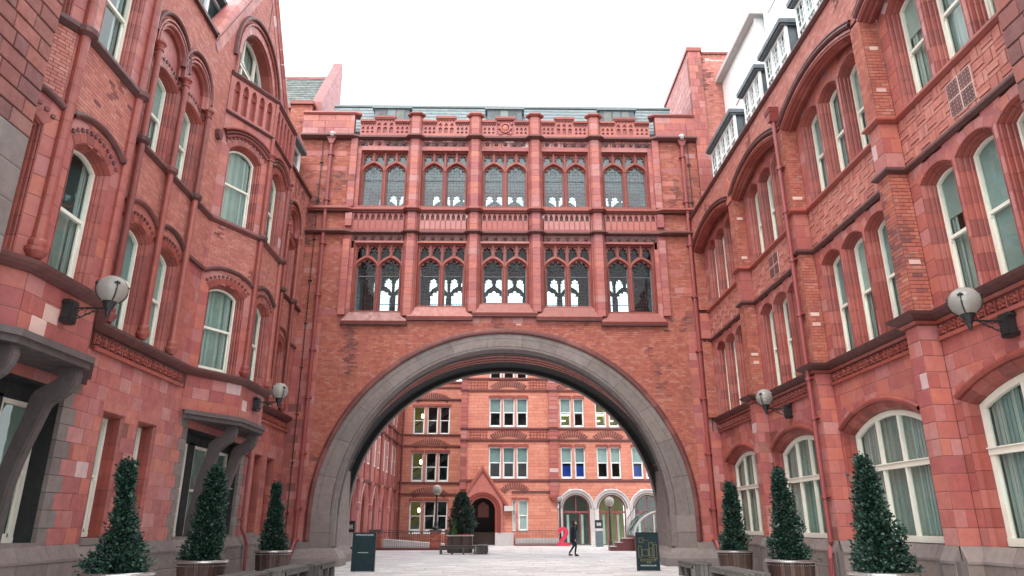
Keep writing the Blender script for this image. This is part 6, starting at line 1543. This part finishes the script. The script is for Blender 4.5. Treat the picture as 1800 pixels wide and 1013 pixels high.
# ---- lamp posts across the court
for (x, y, zb, zg, rg, lab) in ((-4.18, 48.1, 1.25, 3.72, .33, 'black lamp post with a cream globe standing on the brick pier'), (4.62, 56.8, 0, 3.42, .22, 'slim black lamp post with a small white lamp beside the crimson figure'), (7.85, 52.5, 0, 3.12, .35, 'black lamp post with a white globe in front of the middle round arch')):
    r = root('lamp_post', (x, y, zb), lab, 'lamp post', 'lamp posts in the far square'); H = zg - zb
    b = MB(); lathe(b, 0, 0, [(.2, 0), (.2, .12), (.14, .2), (.12, .45), (.085, .55), (.07, H * .6), (.055, H - rg - .25), (.09, H - rg - .22), (.05, H - rg - .15), (.12, H - rg + .02)], 12); add('column', b, 'blk', r)
    b = MB(); blob(b, (0, 0, H), rg, 20, 14); add('globe', b, 'globe', r, smooth=True)
# ---- brick piers, kerb and railings
for (x, w_, lab) in ((-4.2, .34, 'red brick pier with a stone cap carrying the globe lamp post'), (-8.05, .38, 'red brick pier with a flat cap at the left end of the railings'), (-3.35, .22, 'small brick pier at the right end of the ramp beside the big planter')):
    r = root('brick_pier', (x, 48.3, 0), lab, 'pier'); b = MB(); wbox(b, -w_ + .008, w_ - .008, -w_ + .008, w_ - .008, 0, 1.1); add('core', b, 'mor', r)
    Fq = [Fr(x, 48.3 - w_, 1, 0, 0, -1), Fr(x - w_, 48.3, 0, 1, -1, 0), Fr(x + w_, 48.3, 0, 1, 1, 0)]
    stp = Store(r)
    for F in Fq:
        for q in range(13):
            u = -w_ + (.11 if q % 2 else 0)
            while u < w_ - .05: stp.put('brick', 'bk', F, u + .006, min(u + .225, w_) - .006, q * .085 + .006, q * .085 + .08, -.03, 0); u += .235
    stp.flush(60)
    b = MB(); wbox(b, -w_ - .05, w_ + .05, -w_ - .05, w_ + .05, 1.1, 1.2); wbox(b, -w_ - .02, w_ + .02, -w_ - .02, w_ + .02, 1.2, 1.25); add('cap', b, 'grd', r)
r = root('kerb', (-6, 48, 0), 'dark maroon kerb running below the left railings', 'kerb'); b = MB(); wbox(b, -2.6, 3.2, -.3, -.05, 0, .14); add('stone', b, 'maroon', r)
def railing(x0, x1, y, z0, z1, lab, pitch=.115, slope=0):
    r = root('railing', ((x0 + x1) / 2, y, z0), lab, 'railing'); h = z1 - z0; w_ = (x1 - x0) / 2
    bm_ = MB(); tube(bm_, [(0, 0, 0), (0, 0, h)], .010, 6); me = mesh_of('baluster', bm_, 'blk'); n = int(2 * w_ / pitch)
    for k in range(n + 1):
        if k < 260: u = -w_ + 2 * w_ * k / n; o = link('baluster', me, r, (u, 0, slope * (u + w_)))
    t = MB(); 
    for z in (.08, h - .04): tube(t, [(-w_, 0, z), (w_, 0, z + slope * 2 * w_)], .016, 6)
    add('rail', t, 'blk', r); return r
railing(-7.65, -4.55, 48.3, .1, 1.12, 'black iron railings between the two brick piers on the left')
railing(-7.7, -3.6, 50.2, .35, 1.25, 'second run of railings behind, along the sloping ramp', .14, -.05)
railing(1.25, 4.4, 57.2, .1, 1.15, 'low black railings under the small ground window right of the porch', .11)
r = root('ramp', (-5.7, 50, 0), 'pale stone ramp and landing behind the left railings', 'ramp'); b = MB(); prism(b, W, [[(-2.2, 0), (-2.2, .62), (2.1, .3), (2.1, 0)]], -1.6, .2); add('slab', b, 'grl', r)
r = root('kerb', (2.8, 57.1, 0), 'low pale stone and maroon kerb under the right-hand railings', 'kerb'); b = MB(); wbox(b, -1.6, 1.75, -.05, .5, 0, .1); add('stone', b, 'maroon', r); b = MB(); wbox(b, -1.6, 1.75, .5, .85, 0, .55); add('wall_base', b, 'grl', r)
# ---- big planter box with an evergreen bush
r = root('planter_box', (-2.35, 43.9, 0), 'large rectangular timber planter box by the porch', 'planter'); 
for k in range(8):
    b = MB(); wbox(b, -.72 + k * .18 + .005, -.72 + (k + 1) * .18 - .005, -.72, -.68, .03, .92); add('plank', b, 'stave', r)
for k in range(8):
    b = MB(); wbox(b, .68, .72, -.68 + k * .17 + .005, -.68 + (k + 1) * .17 - .005, .03, .92); add('plank', b, 'stave', r)
b = MB(); wbox(b, -.68, .68, -.67, .7, 0, .9); add('soil', b, 'soil', r); b = MB(); wbox(b, -.76, .76, -.76, -.66, .92, .98); wbox(b, .66, .76, -.66, .76, .92, .98); wbox(b, -.76, -.66, -.66, .76, .92, .98); add('rim', b, 'grl', r)
r = root('bush', (-2.3, 44.1, .9), 'tall dense evergreen bush in the planter box left of the porch', 'bush'); tk = MB(); tube(tk, [(0, 0, 0), (0, 0, 1.6)], [.05, .02], 8); add('trunk', tk, 'bark', r)
crown(r, [.56, .66, .68, .66, .64, .60, .54, .44, .30, .12], .0, 2.45, 12600, 77, (0, 0), .10, .085)
r = root('conifer', (-2.65, 43.45, .9), 'small bright green conifer at the front of the planter box', 'shrub'); tk = MB(); tube(tk, [(0, 0, 0), (0, 0, .4)], [.02, .01], 6); add('trunk', tk, 'bark', r)
crown(r, [.16, .17, .15, .12, .09, .05, .02], .0, .78, 900, 78, (0, 0), .05, .04, 'leafy')
M['petal'] = stone('red petals', [(0, (.55, .03, .04)), (.5, (.6, .10, .10))], .6, .1, .1, 30, .1)
r = root('flowers', (-2.1, 43.35, .93), 'low red bedding flowers along the front edge of the planter box', 'flowers'); b = MB()
for k in range(60): blob(b, (random.uniform(-.5, .5), random.uniform(-.1, .1), random.uniform(0, .1)), .03, 5, 3)
o = add('blossoms', b, 'petal', r, stuff=True)
# ---- stair head with a curved glass canopy, right
r = root('glass_canopy', (9.0, 46.6, 0), 'curved glass canopy over a sunken stair, half hidden by the right pier', 'canopy')
F = Fr(0, 0, 1, 0, 0, -1); arc = [(1.35 - 2.0 * math.cos(math.pi / 2 * k / 14), .9 + 1.55 * math.sin(math.pi / 2 * k / 14)) for k in range(15)]
for k in range(7):
    g_ = MB(); A = arc[k * 2:k * 2 + 3]; strip_solid(g_, F, A, [(q[0] + .012, q[1] - .012) for q in A], -2.2, .3); add('pane', g_, 'glassc', r)
b = MB(); strip_solid(b, F, arc, [(q[0] + .09, q[1] - .07) for q in arc], .3, .38); strip_solid(b, F, arc, [(q[0] + .09, q[1] - .07) for q in arc], -1.0, -.94); add('edge_beam', b, 'grl', r)
b = MB(); wbox(b, -.62, 1.6, -.4, 2.3, 0, .9); add('plinth_wall', b, 'maroon', r); b = MB(); wbox(b, -.66, 1.7, -.44, -.3, .9, .96); add('plinth_cap', b, 'grl', r)
b = MB()
for k in range(9): tube(b, [(-.9 + k * .09, .3, 1.0 + k * .15), (-.9 + k * .09, .3, 1.9 + k * .12)], .014, 5)
for dz in (1.0, 1.9): tube(b, [(-.9, .3, dz), (-.1, .3, dz + 1.1)], .022, 6)
add('stair_rail', b, 'blk', r)
r = root('steps', (7.9, 46.9, 0), 'maroon stone steps rising beside the glass canopy', 'steps')
for k in range(3): b = MB(); wbox(b, -1.0 + k * .38, .5, -.45, .5, k * .24 + (.001 if k else 0), (k + 1) * .24); add('step', b, 'maroon', r); b = MB(); wbox(b, -1.02 + k * .38, -.6 + k * .38 if k < 2 else .5, -.47, .5, (k + 1) * .24 + .001, (k + 1) * .24 + .03); add('nosing', b, 'grl', r)
# ---- person walking, phone to the ear
r = root('person', (3.86, 38.9, 0), 'person in a knee-length dark coat striding right with one hand raised to the ear', 'person')
def skin(name, verts, edges, radii, mat, sub=2, parent=None):
    me = bpy.data.meshes.new(name); bm_ = bmesh.new(); L = bm_.verts.layers.skin.verify(); vs = [bm_.verts.new(v) for v in verts]
    for a, b_ in edges: bm_.edges.new((vs[a], vs[b_]))
    for v, q in zip(vs, radii): v[L].radius = q if isinstance(q, tuple) else (q, q)
    vs[0][L].use_root = True; bm_.to_mesh(me); bm_.free(); me.materials.append(M[mat])
    o = link(name, me, parent or r); k = o.modifiers.new('skin', 'SKIN'); k.use_smooth_shade = True
    s_ = o.modifiers.new('sub', 'SUBSURF'); s_.levels = sub; s_.render_levels = sub; return o
V = [(0, 0, .93), (0, 0, 1.15), (.01, 0, 1.38), (.02, 0, 1.50), (.04, 0, 1.60), (.05, 0, 1.70),
     (.02, .09, .88), (.12, .10, .50), (.06, .10, .10), (.22, .10, .04),
     (-.02, -.09, .88), (-.02, -.10, .50), (-.26, -.10, .16), (-.20, -.10, .04),
     (.02, .19, 1.42), (.10, .22, 1.18), (.22, .14, 1.40), (.15, .09, 1.58),
     (.0, -.19, 1.42), (-.06, -.22, 1.14), (.03, -.22, .92), (.05, -.22, .84)]
Eg = [(0, 1), (1, 2), (2, 3), (3, 4), (4, 5), (0, 6), (6, 7), (7, 8), (8, 9), (0, 10), (10, 11), (11, 12), (12, 13), (2, 14), (14, 15), (15, 16), (16, 17), (2, 18), (18, 19), (19, 20), (20, 21)]
Rd = [(.14, .13), (.14, .12), (.16, .12), .06, .09, .09, .09, .065, .045, .04, .09, .065, .045, .035, .06, .05, .042, .03, .06, .05, .04, .03]
skin('body', V, Eg, Rd, 'coat')
skin('coat', [(.0, 0, 1.48), (.0, 0, 1.3), (0, 0, 1.05), (-.01, 0, .82), (-.02, 0, .62)], [(0, 1), (1, 2), (2, 3), (3, 4)], [(.13, .15), (.17, .2), (.17, .18), (.19, .2), (.2, .21)], 'coat')
b = MB(); blob(b, (.055, 0, 1.66), .098, 16, 12, (1.0, .82, 1.22)); blob(b, (.155, 0, 1.645), .018, 6, 5); blob(b, (.05, .085, 1.65), .022, 6, 4, (1, .5, 1.4)); blob(b, (.05, -.085, 1.65), .022, 6, 4, (1, .5, 1.4)); lathe(b, .035, 0, [(.055, 1.48), (.05, 1.6)], 12); add('head', b, 'skin', r, smooth=True)
b = MB(); blob(b, (.03, 0, 1.70), .108, 16, 12, (1.0, .9, 1.05)); add('hair', b, 'hair', r, smooth=True)
b = MB(); blob(b, (.16, -.0 + .1, 1.62), .04, 8, 6, (.8, .6, 1.3))
for k in range(5): tube(b, [(.15, .085 + .0, 1.61 + k * .016), (.13 - .004 * k, .06, 1.62 + k * .017), (.10, .07, 1.625 + k * .017)], [.010, .009, .007], 5)
add('hand', b, 'skin', r, smooth=True)
b = MB(); blob(b, (.055, -.225, .80), .035, 8, 6, (.7, .5, 1.3))
for k in range(4): tube(b, [(.04 + k * .014, -.225, .78), (.045 + k * .014, -.225, .735), (.055 + k * .012, -.22, .715)], [.009, .008, .006], 5)
add('hand', b, 'skin', r, smooth=True)
for (x, y, z, t) in ((.12, .10, .04, 0), (-.22, -.10, .07, .6)):
    b = MB(); blob(b, (x + .03, y, z), .10, 12, 8, (1.3, .45, .42)); add('shoe', b, 'shoe', r, smooth=True)
